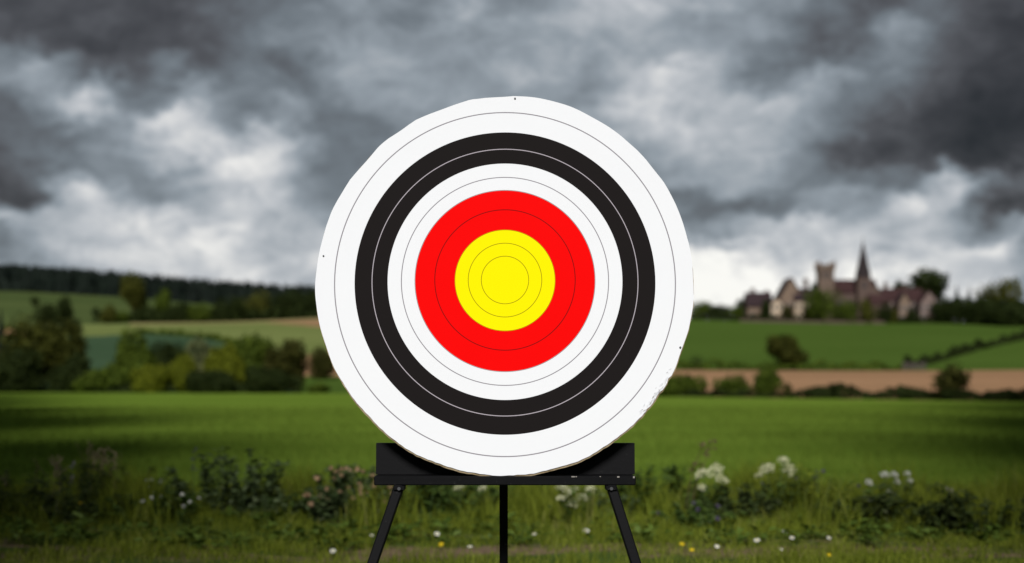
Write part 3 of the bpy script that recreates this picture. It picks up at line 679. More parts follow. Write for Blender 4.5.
# low stone wall before the village
b = MB(); rr_ = random.Random(4)
wa = thing('garden_wall', 'low stone garden wall running below the village houses', 'wall', (wx(812, 435), 435, gz(wx(812, 435), 435) - .3))
zz0 = wa.location.z
for k in range(26):
    x0 = -21 + k * 1.62; gx = gz(wa.location.x + x0, 435) - zz0
    b.box(x0, x0 + 1.6, -.25, .25, gx - .5, gx + .7 + rr_.uniform(-.1, .1))
b.build('stonework', M['stone_dark'], wa)
G4 = 'trees and bushes round the village'
VT = [
 ('village_bush','big mid green tree in front of the church tower foot',822,291,32,438,'green',.03,'tree'),
 ('village_bush','green bush below the church nave, right of the bigger green tree',847,302,17,437,'green',.03,'bush'),
 ('village_bush','dark green bush below the church spire',868,301,15,436,'olive',.03,'bush'),
 ('village_bush','dark bush at the left end of the long pinkish house',884,304,14,437,'dark',.03,'bush'),
 ('village_bush','black bush between the left cottage and the tall narrow cream house',766,301,9,444,'dark',.03,'bush'),
 ('village_bush','small dark bush in front of the steep gabled tan house',786,306,12,443,'brown',.03,'bush'),
 ('village_bush','small dark bush before the cream fronted house',808,309,9,440,'olive',.03,'bush'),
 ('village_bush','low dark bush at the right foot of the narrow gabled house',913,308,11,437,'dark',.03,'bush'),
 ('village_bush','small dark bush at the left foot of the narrow gabled house',894,309,9,437,'olive',.03,'bush'),
 ('village_tree','dark narrow tree between the steep gabled house and the church tower',813,287,11,452,'dark',.04,'tree'),
 ('village_tree','dark tree behind the roof of the long pinkish house',902,284,16,462,'dark',.05,'tree'),
 ('village_tree','dark tree behind the left end cottage',743,299,14,462,'dark',.05,'tree'),
 ('domed_tree','dark dome-shaped tree rising behind the small pale gabled house',928,272,33,462,'dark',.36,'tree'),
 ('village_bush','dull red bush at the right end of the village',942,304,13,440,'red',.05,'bush'),
 ('round_hill_tree','round olive tree standing highest above the dark wood at the right',1000,282,38,440,'olive',.06,'tree'),
 ('dark_hill_tree','dark tree left of the two pointed conifers in the right wood',946,299,26,436,'dark',.03,'tree'),
 ('dark_hill_tree','dark low tree under the two pointed conifers',966,300,34,432,'dark',.03,'tree'),
 ('dark_hill_tree','dark broad tree at the left foot of the round olive tree',985,300,36,428,'dark',.03,'tree'),
 ('dark_hill_tree','black tree in front of the round olive tree',1008,302,40,420,'dark',.03,'tree'),
 ('dark_hill_tree','black tree at the right picture edge on the hilltop',1026,302,30,425,'dark',.03,'tree'),
 ('far_tree','small dark tree on the horizon just right of the target',700,303,22,470,'green',.04,'tree'),
 ('far_tree','small dark tree on the horizon midway between target and village',720,306,22,466,'dark',.04,'tree'),
 ('far_tree','small dark tree on the horizon beside the left end cottage',738,307,18,460,'green',.04,'tree'),
]
for i, (nm, lb, px, yt, wp_, Y, lf, bo, ct) in enumerate(VT):
    tree(nm, lb, px, yt, wp_, Y, lf, 500 + i, G4, bo, 2400, ct)
conifer('pointed_conifer', 'left one of two small pointed conifers above the right wood', 957, 284, 18, 440, 31, 'pointed conifers in the right wood')
conifer('pointed_conifer', 'right one of two small pointed conifers above the right wood', 969.5, 285, 17, 440, 32, 'pointed conifers in the right wood')

# ------------------------------------------------------------------ verge: grass, weeds and flowers
def blades(rng, X, Y, h, w, lean):
    n = len(X); Z = ground(X, Y); a = rng.uniform(0, 6.283, n); ca, sa = np.cos(a), np.sin(a)
    la = rng.uniform(0, 6.283, n); lx, ly = np.cos(la) * lean * h, np.sin(la) * lean * h
    B = np.stack([X, Y, Z - .01], 1); s = np.stack([ca * w / 2, sa * w / 2, 0 * w], 1)
    mid = B + np.stack([lx * .35, ly * .35, h * .58], 1); tip = B + np.stack([lx, ly, h * (1 - .25 * lean)], 1)
    return np.stack([B - s, B + s, mid + s * .7, mid - s * .7, tip], 1)
BF3 = [(0, 1, 2), (0, 2, 3), (3, 2, 4)]
rng = np.random.default_rng(3)
n = 150000
Y = rng.uniform(7.8, 14.6, n); X = rng.uniform(-1, 1, n) * (0.37 * Y + .4)
dn = 0.5 + .25 * np.sin(X * 1.7 + .4) * np.sin(Y * 2.3 + X) + .25 * np.sin(X * 4.1 + Y * 1.1) * np.sin(Y * 5.3)
path = np.exp(-((Y - 10.15 - .15 * np.sin(X * 1.3)) / .40) ** 2) * np.clip(.5 + .8 * np.sin(X * 1.9 + 2.2) , 0, 1) * (X < 0.2)
path = np.maximum(path, .75 * np.exp(-((Y - 9.45) / .22) ** 2) * np.clip(.35 + .8 * np.sin(X * 2.3), 0, 1))
keep = rng.random(n) < np.clip(dn + .25, .12, 1) * (1 - .975 * path)
X, Y, dn = X[keep], Y[keep], dn[keep]
tall = np.clip((Y - 11.2) / 1.6, 0, 1)
tuft = np.clip(np.sin(X * 5.3 + 1.7 * np.sin(Y * 3.1)) * np.sin(Y * 6.1 + 1.3 * np.sin(X * 4.3)), 0, 1) ** 1.5
h = (0.03 + .04 * np.clip(dn, 0, 1) + .075 * tuft + tall * .10) * rng.uniform(.5, 1.5, len(X))
g = link('verge_grass', npmesh('verge_grass', blades(rng, X, Y, h, rng.uniform(.004, .008, len(X)), rng.uniform(.1, .9, len(X))), 5, BF3, L_['grass']))
tag(g, 'short rough grass of the verge behind the target stand', 'grass', kind='stuff')
n = 80000
Y = 13.4 + 50 * rng.random(n) ** 1.6; X = rng.uniform(-1, 1, n) * (0.37 * Y + .4)
h = rng.uniform(.05, .11, n) * (1 + .4 * (np.sin(Y * .9) > .6)); w = .006 + .0004 * (Y - 13)
g = link('crop_grass', npmesh('crop_grass', blades(rng, X, Y, h, w, rng.uniform(.1, .6, n)), 5, BF3, L_['crop']))
tag(g, 'young green crop growing in rows across the field', 'crop', kind='stuff')

n = 75000
Y = rng.uniform(11.0, 14.6, n); X = rng.uniform(-1, 1, n) * (0.37 * Y + .4)
cl_ = np.sin(X * 2.9 + 1) * np.sin(X * 1.1 + Y * 2.2) + .4 * np.sin(X * 7.3 + Y * 3)
keep = rng.random(n) < np.clip(.0 + .8 * cl_, .03, 1) * np.clip((Y - 10.8) / 1.4, .15, 1); X, Y, cl_ = X[keep], Y[keep], cl_[keep]
h = (.17 + .17 * np.clip(cl_, -.4, 1.4)) * rng.uniform(.6, 1.5, len(X))
g = link('tall_grass', npmesh('tall_grass', blades(rng, X, Y, h, rng.uniform(.005, .010, len(X)), rng.uniform(.1, .7, len(X))), 5, BF3, L_['grass']))
tag(g, 'taller uncut grass standing among the weeds of the verge', 'grass', kind='stuff')
def leaf6(rng, base, dirv, length, width, droop=.3):
    """pointed leaves with a fold: base (n,3), dir (n,3)"""
    n = len(base); d = dirv / np.linalg.norm(dirv, axis=1)[:, None]
    s = np.cross(d, np.array([0, 0, 1.]) + rng.normal(size=(n, 3)) * .25); s /= np.linalg.norm(s, axis=1)[:, None] + 1e-9
    L = length.reshape(-1, 1); Wd = width.reshape(-1, 1); dn = np.array([0, 0, -1.]) * droop
    m1 = base + d * L * .35 + dn * L * .05; m2 = base + d * L * .7 + dn * L * .3; tip = base + d * L + dn * L * .8
    up = np.cross(s, d) * Wd * .2
    return np.stack([base, m1 - s * Wd * .5 + up, m1 + s * Wd * .5 + up, m2 - s * Wd * .38, m2 + s * Wd * .38, tip], 1)
L6F = [(0, 2, 1), (1, 2, 4), (1, 4, 3), (3, 4, 5)]
def weed(name, label, px, Y, wm, H, leaf, seed, stems=26, leaves=14, llen=.09, lwid=.035, group=None, cat='weed', flower=None, nfl=0, dry=0, depth=.6, flsize=.02, flz=(.7, 1.0)):
    rng = np.random.default_rng(seed); x = wx(px, Y); leaves = int(leaves * 2.4); llen *= .85; lwid *= .95; H *= .88
    t_ = thing(name, label, cat, (x, Y, gz(x, Y)), group=group)
    b = MB(); LB, LD, tips = [], [], []
    for k in range(stems):
        bx, by = rng.uniform(-.5, .5) * wm * .8, rng.uniform(-.5, .5) * depth
        prof = max(.45, 1 - (2 * bx / wm) ** 2 * .6)
        hh = 1.12 * H * prof * rng.uniform(.55, 1.08); lx, ly = bx * .35 + rng.normal() * .06, rng.normal() * .06
        p0, p1, p2 = np.array([bx, by, -.02]), np.array([bx + lx * .4, by + ly * .4, hh * .55]), np.array([bx + lx, by + ly, hh])
        b.tube([tuple(p0), tuple(p1), tuple(p2)], [.005, .004, .002], 5, 0, False); tips.append(p2)
        for j in range(leaves):
            s = rng.uniform(.12, 1); q = p0 * (1 - s) + p2 * s
            a = rng.uniform(0, 6.283); LB.append(q); LD.append([math.cos(a), math.sin(a), rng.uniform(-.1, .7)])
    b.build('stem', M['stem'], t_)
    n = len(LB)
    link('foliage', npmesh('foliage', leaf6(rng, np.array(LB), np.array(LD), rng.uniform(.5, 1.3, n) * llen, rng.uniform(.6, 1.2, n) * lwid), 6, L6F, L_[leaf]), t_) if False else \
    link('foliage', tri_mesh('foliage', leaf6(rng, np.array(LB), np.array(LD), rng.uniform(.5, 1.3, n) * llen, rng.uniform(.6, 1.2, n) * lwid), L_[leaf]), t_)
    if flower:
        order = rng.permutation(len(tips))
        for k in range(nfl):
            tp = tips[order[k % len(tips)]] + np.array([rng.normal() * .02, rng.normal() * .03 - .05, -H * rng.uniform(-.04, .16)])
            link('flower', blossom(seed * 50 + k, flsize * rng.uniform(.8, 1.25), L_[flower]), t_, tuple(tp), (rng.uniform(-.6, .9) + .6, rng.uniform(-.5, .5), 0))
    if dry:
        b = MB()
        for k in range(dry):
            bx = rng.uniform(-.3, .3) * wm; hh = H * rng.uniform(1.05, 1.4)
            b.tube([(bx, 0, 0), (bx + .05, 0, hh * .6), (bx + rng.normal() * .08, 0, hh)], [.004, .003, .002], 5, 0, False)
            for j in range(8):
                z_ = hh * (.7 + .3 * j / 8); b.tube([(bx + .05, 0, z_), (bx + .05 + rng.normal() * .03, rng.normal() * .02, z_ + .04)], [.003, .006], 5)
        b.build('dry_stem', L_['dry'], t_)
    return t_
def blossom(seed, r, mat):
    """ruffled many-petalled blossom"""
    rng = np.random.default_rng(seed); n = 26
    d = rnd_dirs(rng, n); d[:, 2] = np.abs(d[:, 2]) * .7
    return npmesh('flower', leaf_quads(rng, d * r * .6, d, r * .65), 4, [(0, 1, 2, 3)], mat)

def tri_mesh(name, V_, mat):
    n = len(V_); F_ = np.array([(0, 2, 1), (1, 2, 4), (1, 4, 3), (3, 4, 5)])
    return npmesh(name, V_, 6, F_, mat)
rng = np.random.default_rng(77); LB, LD, LL = [], [], []
for k in range(420):
    y = 10.2 + 3 * rng.random(); x = rng.uniform(-1, 1) * (.36 * y + .3); g0 = gz(x, y); sz = rng.uniform(.04, .13)
    for j in range(rng.integers(9, 22)):
        a = rng.uniform(0, 6.283); q = rng.uniform(0, sz * .7)
        LB.append([x + q * math.cos(a), y + q * math.sin(a), g0 + rng.uniform(0, sz * .8)]); LD.append([math.cos(a), math.sin(a), rng.uniform(.1, 1.0)]); LL.append(sz * rng.uniform(.4, 1.0))
LL = np.array(LL)
tag(link('ground_plants', tri_mesh('ground_plants', leaf6(rng, np.array(LB), np.array(LD), LL, LL * .42), L_['weed_light'])), 'low broad leaved plants scattered through the verge grass', 'ground cover', kind='stuff')
G5 = 'weed clumps along the verge'
weed('weed_clump', 'dark weed clump at the far left of the verge', 28, 11.9, 1.1, .46, 'weed_dark', 1, 34, 16, .10, .03, G5, dry=3)
weed('weed_clump', 'dark tangled weed clump with dry stems, second from the left edge', 98, 12.9, .8, .50, 'weed_dark', 2, 30, 16, .10, .03, G5, dry=5)
weed('weed_clump', 'grey-green leafy clump with dark gaps, left of the salmon flowered bush', 228, 12.4, .85, .54, 'weed_grey', 3, 36, 18, .085, .045, G5)
weed('weed_clump', 'small green weed clump with pale tops left of the grey-green clump', 165, 12.0, .55, .30, 'weed', 4, 22, 14, .09, .03, G5, flower='white', nfl=9, flsize=.018)
weed('flowering_bush', 'small leafy bush with salmon pink flowers left of the stand', 354, 11.9, .64, .45, 'weed_grey', 5, 95, 16, .07, .05, None, 'bush', 'pink', 60, flsize=.021)
weed('weed_clump', 'leafy green clump seen behind the left leg of the stand', 425, 12.5, .75, .36, 'weed', 6, 28, 15, .09, .045, G5)
weed('weed_clump', 'green leafy clump seen just left of the middle leg of the stand', 475, 12.9, .6, .34, 'weed', 7, 22, 14, .09, .045, G5)
weed('weed_clump', 'green leafy clump seen between the middle and right legs of the stand', 545, 12.7, .8, .30, 'weed', 8, 28, 14, .09, .04, G5)
weed('weed_clump', 'broad leafed green clump just right of the stand', 655, 12.9, .75, .46, 'weed', 9, 34, 16, .09, .05, G5)
weed('weed_clump', 'low leafy clump with small violet flowers right of the stand', 695, 11.7, .5, .20, 'weed', 10, 24, 14, .075, .04, G5, flower='violet', nfl=8, flsize=.02)
weed('weed_clump', 'tall feathery green mound right of the middle cream umbel', 800, 12.8, 1.0, .44, 'grass', 11, 44, 18, .13, .016, G5, flower='violet', nfl=5, flsize=.018)
weed('weed_clump', 'dark leafy clump under the right hand white umbels', 868, 11.8, .8, .27, 'weed_dark', 12, 30, 16, .09, .045, G5)
weed('weed_clump', 'black-green clump low at the right picture edge', 988, 11.4, 1.0, .34, 'weed_dark', 13, 40, 18, .09, .04, G5)
weed('weed_clump', 'dark clump between the cream umbels in the middle right', 742, 12.4, .55, .34, 'weed_dark', 14, 24, 16, .08, .045, G5)
weed('weed_clump', 'low green clump left of the salmon flowered bush', 300, 12.3, .5, .22, 'weed', 15, 20, 12, .09, .03, G5, flower='violet', nfl=3, flsize=.016)
weed('weed_clump', 'dim low clump between the lilac spike and the white umbels', 925, 13.0, .7, .26, 'weed_dark', 16, 26, 14, .09, .035, G5)

for (lb, px, Y_, wm, H, lf, sd) in (
 ('low dark leafy clump left of the middle leg', 470, 12.6, .5, .20, 'weed_dark', 32), ('grey-green leafy clump beside the umbels under the tray', 598, 12.6, .6, .26, 'weed_grey', 34),
 ('green clump at the foot of the grey-green leafy clump on the left', 262, 12.1, .6, .20, 'weed_grey', 37), ('dim clump in front of the dry stems on the left', 128, 12.1, .6, .22, 'weed_dark', 38)):
    weed('weed_clump', lb, px, Y_, wm, H, lf, sd, 22, 12, .08, .035, G5)

def umbel_plant(label, px, Y, heads, leaf='weed', petal='cream', seed=1, group='umbel flowers on the verge'):
    """heads: (px, py, radius m)"""
    x = wx(px, Y); g = gz(x, Y); t_ = thing('umbel_plant', label, 'wildflower', (x, Y, g), group=group)
    rng = np.random.default_rng(seed); b = MB(); LB, LD = [], []
    for (hx, hy, R) in heads:
        R *= .70 if petal == 'white' else .88
        dy = rng.uniform(-.15, .15); top = np.array([wx(hx, Y) - x, dy, HC + (HY - hy) / F * Y - g])
        b.tube([(rng.normal() * .02, dy * .3, -.02), (top[0] * .45, dy * .6, top[2] * .5), (top[0], dy, top[2] - R * .55)], [.006, .005, .003], 6, 0, False); b.build('stem', M['stem'], t_); b = MB()
        hd = MB(); pts = []
        for k in range(13):
            a = 2.4 * k; q = R * math.sqrt((k + .5) / 13)
            e = np.array([q * math.cos(a), q * math.sin(a), R * .45 * (1 - (q / R) ** 2) ])
            hd.tube([(0, 0, -R * .55), tuple(e * .6 + np.array([0, 0, -.1 * R])), tuple(e)], [.0015, .0015, .001], 4, 0, False)
            m_ = 11; dd = rnd_dirs(rng, m_); pts.append(e + dd * np.array([R * .26, R * .26, R * .20]))
        o = hd.build('flower_head', M['stem'], t_, tuple(top)); o.rotation_euler = (rng.uniform(.25, .75), rng.uniform(-.4, .4), 0)
        pts = np.concatenate(pts); up = np.tile([0, -.3, 1.], (len(pts), 1))
        link('petals', npmesh('petals', leaf_quads(rng, pts, up, R * .13), 4, [(0, 1, 2, 3)], L_[petal]), o)
    for k in range(70):
        a = rng.uniform(0, 6.283); LB.append([rng.normal() * .08, rng.normal() * .08, rng.uniform(.03, .3)]); LD.append([math.cos(a), math.sin(a), rng.uniform(.1, .8)])
    link('foliage', tri_mesh('foliage', leaf6(rng, np.array(LB), np.array(LD), rng.uniform(.05, .14, 70), rng.uniform(.02, .04, 70)), L_[leaf]), t_)
    return t_
umbel_plant('cream umbel plant with a drooping side head, nearest the stand on its right', 714, 12.4, [(703, 474, .07), (718, 472, .08), (724, 481, .06), (701, 487, .04)], seed=1)
umbel_plant('cream umbel plant with the highest flower heads, right of the first one', 775, 12.6, [(782, 460, .055), (768, 469, .075), (789, 470, .075), (762, 477, .04)], seed=2)
umbel_plant('white umbel plant with many small separate heads at the right', 885, 12.3, [(881, 474, .055), (894, 475, .05), (905, 473, .04), (910, 481, .04), (873, 484, .05), (898, 482, .04), (893, 493, .06), (871, 501, .06)], petal='white', seed=3)
umbel_plant('cream umbel plant seen under the tray left of the right leg', 577, 11.7, [(563, 489, .055), (573, 492, .06), (583, 498, .055), (561, 498, .045), (591, 489, .045), (573, 503, .055)], seed=4)
umbel_plant('pale umbel plant just below the tray left of the middle leg', 460, 12.0, [(459, 488, .05), (483, 488, .045)], seed=5)
umbel_plant('small white umbel plant in the left weeds', 152, 12.6, [(150, 481, .05), (158, 482, .04), (147, 489, .04)], petal='white', seed=6)
umbel_plant('single dim white umbel low in the dark right clump', 893, 11.9, [(895, 524, .03), (857, 530, .04)], petal='white', seed=7, leaf='weed_dark')
# dry grass heads and spikes
def spike(name, label, px, Y, ytop, lean, mat, fat, seed, cat='wildflower', n=1):
    x = wx(px, Y); g = gz(x, Y); H = HC + (HY - ytop) / F * Y - g
    t_ = thing(name, label, cat, (x, Y, g)); r = random.Random(seed); b = MB(); LB = []
    for s_ in range(n):
        ox = r.uniform(-.05, .05) if n > 1 else 0; l_ = lean * r.uniform(.8, 1.1) * H
        b.tube([(ox, 0, -.02), (ox + l_ * .35, 0, H * .5), (ox + l_, 0, H)], [.005, .004, .002], 5, 0, False)
        for k in range(26):
            s = r.uniform(.62, 1.0); LB.append([ox + l_ * (s ** 1.6) + r.gauss(0, fat), r.gauss(0, fat), H * s])
    b.build('stem', M['stem'] if mat in ('lilac', 'violet') else L_['drybrown'], t_)
    rng = np.random.default_rng(seed); P_ = np.array(LB)
    link('flower_head', npmesh('flower_head', leaf_quads(rng, P_, rnd_dirs(rng, len(P_)), fat * 1.1), 4, [(0, 1, 2, 3)], L_[mat]), t_)
spike('dry_grass', 'pale dry grass plume leaning left above the left weeds', 122, 12.4, 448, -.35, 'dry', .016, 1, 'grass')
spike('dry_grass', 'dark brown dry plume leaning right beside the first cream umbel', 682, 12.5, 440, .30, 'drybrown', .018, 2, 'grass', 2)
spike('flower_spike', 'dim lilac flower spike at the right of the verge', 949, 12.2, 488, .02, 'lilac', .014, 3)
spike('flower_spike', 'violet flower spike above the grey-green clump', 193, 12.8, 446, .02, 'violet', .012, 4)
spike('dry_grass', 'thin pale upright grass stem right of the grey-green clump', 262, 12.7, 460, -.06, 'dry', .008, 5, 'grass')
spike('dry_grass', 'pinkish dry grass head at the left of the plume', 70, 12.7, 462, .05, 'lilac', .012, 6, 'grass')
spike('dry_grass', 'tall thin dark stem at the far left of the verge', 36, 12.7, 458, .02, 'drybrown', .010, 7, 'grass')
spike('flower_spike', 'faint violet spike in the feathery green mound', 815, 12.8, 470, .03, 'violet', .012, 8)

# daisies and buttercups in the short grass
def daisy_meshes():
    b = MB(); n = 14
    for k in range(n):
        a = 2 * math.pi * k / n; ca, sa = math.cos(a), math.sin(a)
        P3 = lambda r_, s_, z_: (r_ * ca - s_ * sa, r_ * sa + s_ * ca, z_)
        b.add([P3(.006, -.0025, .001), P3(.02, -.005, .003), P3(.028, 0, .001), P3(.02, .005, .003), P3(.006, .0025, .001)], [(0, 1, 2, 3, 4)])
    pet = mesh('petals', b.v, b.f, L_['white']); petg = mesh('petals', b.v, b.f, L_['gold'])
    b = MB(); rings = [(0.0085, .001), (.0075, .004), (.004, .006)]
    vs_ = [(r_ * math.cos(k * math.pi / 5), r_ * math.sin(k * math.pi / 5), z_) for r_, z_ in rings for k in range(10)] + [(0, 0, .0068)]
    fs_ = [(i * 10 + k, i * 10 + (k + 1) % 10, i * 10 + 10 + (k + 1) % 10, i * 10 + 10 + k) for i in range(2) for k in range(10)] + [(20 + k, 20 + (k + 1) % 10, 30) for k in range(10)]
    cen = mesh('centre', vs_, fs_, L_['gold'])
    b = MB(); b.tube([(0, 0.02, -1), (0.0, .01, -.5), (0, 0, 0)], [.0016, .0015, .0012], 5, 0, False); stm = mesh('stem', b.v, b.f, M['stem'])
    return pet, petg, cen, stm
PET, PETG, CEN, STM = daisy_meshes()
def small_flower(name, label, px, py, Y, size, gold, group, seed):
    """py is the row of the flower head"""
    x = wx(px, Y); g = gz(x, Y); z = max(.05, HC + (HY - py) / F * Y - g); r = random.Random(seed)
    t_ = thing(name, label, 'flower', (x, Y, g), group=group)
    rot = (math.radians(r.uniform(15, 45)), math.radians(r.uniform(-12, 12)), 0)
    p = link('petals', PETG if gold else PET, t_, (0, 0, z), rot); size *= .66; p.scale = (size, size, size)
    c = link('centre', CEN, t_, (0, -.001, z + .001), rot); c.scale = (size, size, size)
    s = link('stem', STM, t_, (0, 0, z)); s.scale = (1, 1, z)
GD, GB = 'white daisies in the short grass', 'yellow buttercups in the short grass'
for i, (px, py, s, lb) in enumerate([
 (333, 551, 1.15, 'white daisy in the bare grass left of the left leg, below the salmon bush'),
 (372, 538, .9, 'half hidden white daisy behind the left leg of the stand'),
 (437, 537, 1.15, 'white daisy midway between the left and middle legs'),
 (470, 549, .9, 'dim white daisy just left of the middle leg near the bottom edge'),
 (534, 535, 1.05, 'white daisy close to the right of the middle leg'),
 (586, 531, 1.45, 'largest white daisy, under the tray left of the right leg'),
 (717, 552, .9, 'faint white daisy right of the two yellow buttercups'),
 (757, 545, 1.25, 'bright white daisy right of the stand, left of the paired daisies'),
 (785, 539, 1.3, 'bigger white daisy of the touching pair at the right'),
 (792, 543, 1.0, 'smaller white daisy of the touching pair at the right'),
 (781, 553, .8, 'faint white daisy under the touching pair'),
 (829, 543, .9, 'dim white daisy at the right beyond the touching pair'),
 (42, 509, 1.1, 'small white daisy in the dark grass at the far left'),
]): small_flower('daisy', lb, px, py, min(11.6, HC * F / (py - HY) * .985 - .1) if py > 520 else 12.0, s, False, GD, i)
for i, (px, py, s, lb) in enumerate([
 (418, 521, 1.2, 'right hand yellow buttercup of the pair beside the left leg'),
 (410, 525, 1.1, 'left hand yellow buttercup of the pair beside the left leg'),
 (441, 545, 1.1, 'yellow buttercup below the daisy between left and middle legs'),
 (682, 551, 1.05, 'larger yellow buttercup of the pair right of the right leg'),
 (692, 556, .85, 'smaller yellow buttercup of the pair right of the right leg'),
 (81, 503, .9, 'lone yellow buttercup in the dark weeds at the left'),
 (829, 560, .85, 'yellow buttercup at the bottom edge on the right'),
]): small_flower('buttercup', lb, px, py, min(11.6, HC * F / (py - HY) * .985 - .1) if py > 515 else 12.0, s, True, GB, 50 + i)

# ------------------------------------------------------------------ target stand
LEAN = math.radians(5.0); TL = math.tan(LEAN)
YB = 5.17; ZB = HC - (477.0 - HY) / F * YB              # foot of the target face
S = F / YB                                             # pixels per metre at the foot
m, t, o = new_mat('black_paint'); co = obj_co(t)
sc_ = t.noise(co, 60, 6, 0.7); wr = t.noise(t.vec('MULTIPLY', co, (1, 1, 3)), 9, 5, 0.65)
col = t.mix(t.smooth(sc_, .62, .74), t.mix(wr, (0.0035, 0.0035, 0.004), (0.008, 0.008, 0.0088)), (0.05, 0.05, 0.05))
p = principled(t, col, t.math('MULTIPLY_ADD', wr, .35, .38), .07, bump(t, t.noise(co, 120, 4, .6), .25, .002)); t.l.new(p.outputs[0], o.inputs[0])
M['black'] = m
M['chip'] = solid('bare_wood_chip', (0.26, 0.24, 0.22), .8)
M['bolt'] = solid('dull_steel', (0.05, 0.05, 0.055), .45, .6)
xL, xR = wx(375, YB), wx(635.5, YB); xc = wx(505, YB)
zT, zLo = ZB + .003, HC - (485 - HY) / F * YB          # ledge top and bottom
stand = thing('target_stand', 'black three legged easel stand with a plank tray holding the round target', 'stand', (xc, YB, 0))
RX = lambda px: wx(px, YB) - xc
b = MB(); b.box(RX(374.3), RX(635.5), -.014, .115, zLo, zT, 0, .003)
for (px, w_, h_) in ((573, .012, .003), (618, .008, .004), (633.5, .006, .006), (576, .005, .0025), (600, .004, .002)):
    b.box(RX(px) - w_ / 2, RX(px) + w_ / 2, -.0155, -.0125, zT - h_, zT + .0006, 1)
b.build('ledge', [M['black'], M['chip']], stand)
b = MB(); zbt = HC - (443 - HY) / F * (YB + .10)
k0, k1 = zT + .001, zbt; y0 = .085
b.add([(RX(376) * 1.018, y0, k0), (RX(634.5) * 1.018, y0, k0), (RX(634.5) * 1.018, y0 + (k1 - k0) * TL, k1), (RX(376) * 1.018, y0 + (k1 - k0) * TL, k1),
       (RX(376) * 1.018, y0 + .025, k0), (RX(634.5) * 1.018, y0 + .025, k0), (RX(634.5) * 1.018, y0 + .025 + (k1 - k0) * TL, k1), (RX(376) * 1.018, y0 + .025 + (k1 - k0) * TL, k1)],
      [(0, 1, 2, 3), (5, 4, 7, 6), (3, 2, 6, 7), (0, 3, 7, 4), (1, 5, 6, 2), (0, 4, 5, 1)])
bb = b.build('back_board', M['black'], stand)
def sq_bar(b, p0, p1, w, d):
    p0, p1 = Vector(p0), Vector(p1); ax = (p1 - p0).normalized(); sx = Vector((1, 0, 0)); sx = (sx - ax * sx.dot(ax)).normalized(); sy = ax.cross(sx); e = w * .12
    prof = [(-w / 2 + e, -d / 2), (w / 2 - e, -d / 2), (w / 2, -d / 2 + e), (w / 2, d / 2 - e), (w / 2 - e, d / 2), (-w / 2 + e, d / 2), (-w / 2, d / 2 - e), (-w / 2, -d / 2 + e)]
    vs_ = [p + sx * q[0] + sy * q[1] for p in (p0, p1) for q in prof]
    b.add(vs_, [(i, (i + 1) % 8, 8 + (i + 1) % 8, 8 + i) for i in range(8)] + [tuple(reversed(range(8))), tuple(range(8, 16))])
zl = zLo - .001
for (pt, pb, sgn) in ((399.5, 373.0, -1), (611, 635.5, 1)):
    xt = RX(pt); xs = (RX(pb) - RX(pt)) / ((563 - 485) / S); xb = xt + xs * zl
    b = MB(); sq_bar(b, (xt, .01, zl), (xb, -.10, 0), .034, .042)
    lg = b.build('leg', M['black'], stand)
    b = MB(); b.box(xt - .019, xt + .019, -.022, .05, zl - .016, zl - .0005, 0, .002); b.build('bracket', M['black'], lg)
    b = MB(); b.tube([(xt, -.020, zl - .010), (xt, -.026, zl - .010)], [.006, .006], 8); b.build('bolt', M['bolt'], lg)
    b = MB(); b.box(xb - .03, xb + .03, -.135, -.065, -.005, .02, 0, .004); b.build('foot', M['black'], lg)
xm = RX(503)
b = MB(); sq_bar(b, (xm, .20, ZB + .95), (xm, .55, 0), .031, .034); b.build('leg', M['black'], stand)
b = MB(); b.box(xm - .02, xm + .02, .117, .40, zLo + .005, zLo + .03); b.build('cross_bar', M['black'], stand)

# ------------------------------------------------------------------ archery target
tgt = thing('archery_target', 'large round archery target with white, black, red and yellow rings on the tray', 'target', (xc, YB, ZB))
# ring circles as seen: centre x, centre y, half width, half height in picture units at the target's distance
def plane_v(y):      # height up the leaning face that shows at picture row y
    k = (HY - y) / F; z = (HC + k * (YB - ZB * TL)) / (1 - k * TL)
    return (z - ZB) / math.cos(LEAN)
def ring(cx, top, bot, rx):
    v0, v1 = plane_v(bot), plane_v(top); cyv = (v0 + v1) / 2
    dep = YB + cyv * math.sin(LEAN)
    return ((cx - 512) / F * dep - xc, cyv, rx / F * dep, (v1 - v0) / 2)
R = dict(
 edge=ring(505, 95.2, 476.6, 189.6), l_outer=ring(505, 112.6, 456.6, 170.4), blk_out=ring(505, 132.4, 434.8, 150.4), l_blk=ring(505, 149.2, 416.0, 133.0), blk_in=ring(505, 163.6, 400.0, 117.4),
 l_white=ring(505, 177.4, 385.4, 103.6), red_out=ring(505, 190.4, 371.6, 90.0), l_red=ring(505, 209.8, 350.2, 70.2), yel=ring(505, 230.0, 330.8, 50.0), l_y1=ring(505, 243.2, 317.0, 36.8), l_y2=ring(505, 256.2, 303.8, 23.7))
SEG = 288
def lp(x, v, off=0.0):      # point on the leaning face, off = distance towards the camera
    return (x, v * math.sin(LEAN) - off * math.cos(LEAN), v * math.cos(LEAN) + off * math.sin(LEAN))
rngT = np.random.default_rng(21)
ang = np.arange(SEG) * 2 * math.pi / SEG
jag = np.zeros(SEG)
for k_, a_ in ((7, .0012), (13, .0010), (29, .0006)): jag += a_ * np.sin(ang * k_ + rngT.uniform(0, 6.28))
for _ in range(26):                                        # straight knife cuts and small nicks
    c0 = rngT.integers(0, SEG); ln = rngT.integers(4, 14); dp = rngT.uniform(.001, .0028)
    for j in range(-ln, ln + 1): jag[(c0 + j) % SEG] -= dp * (1 - (j / ln) ** 2)
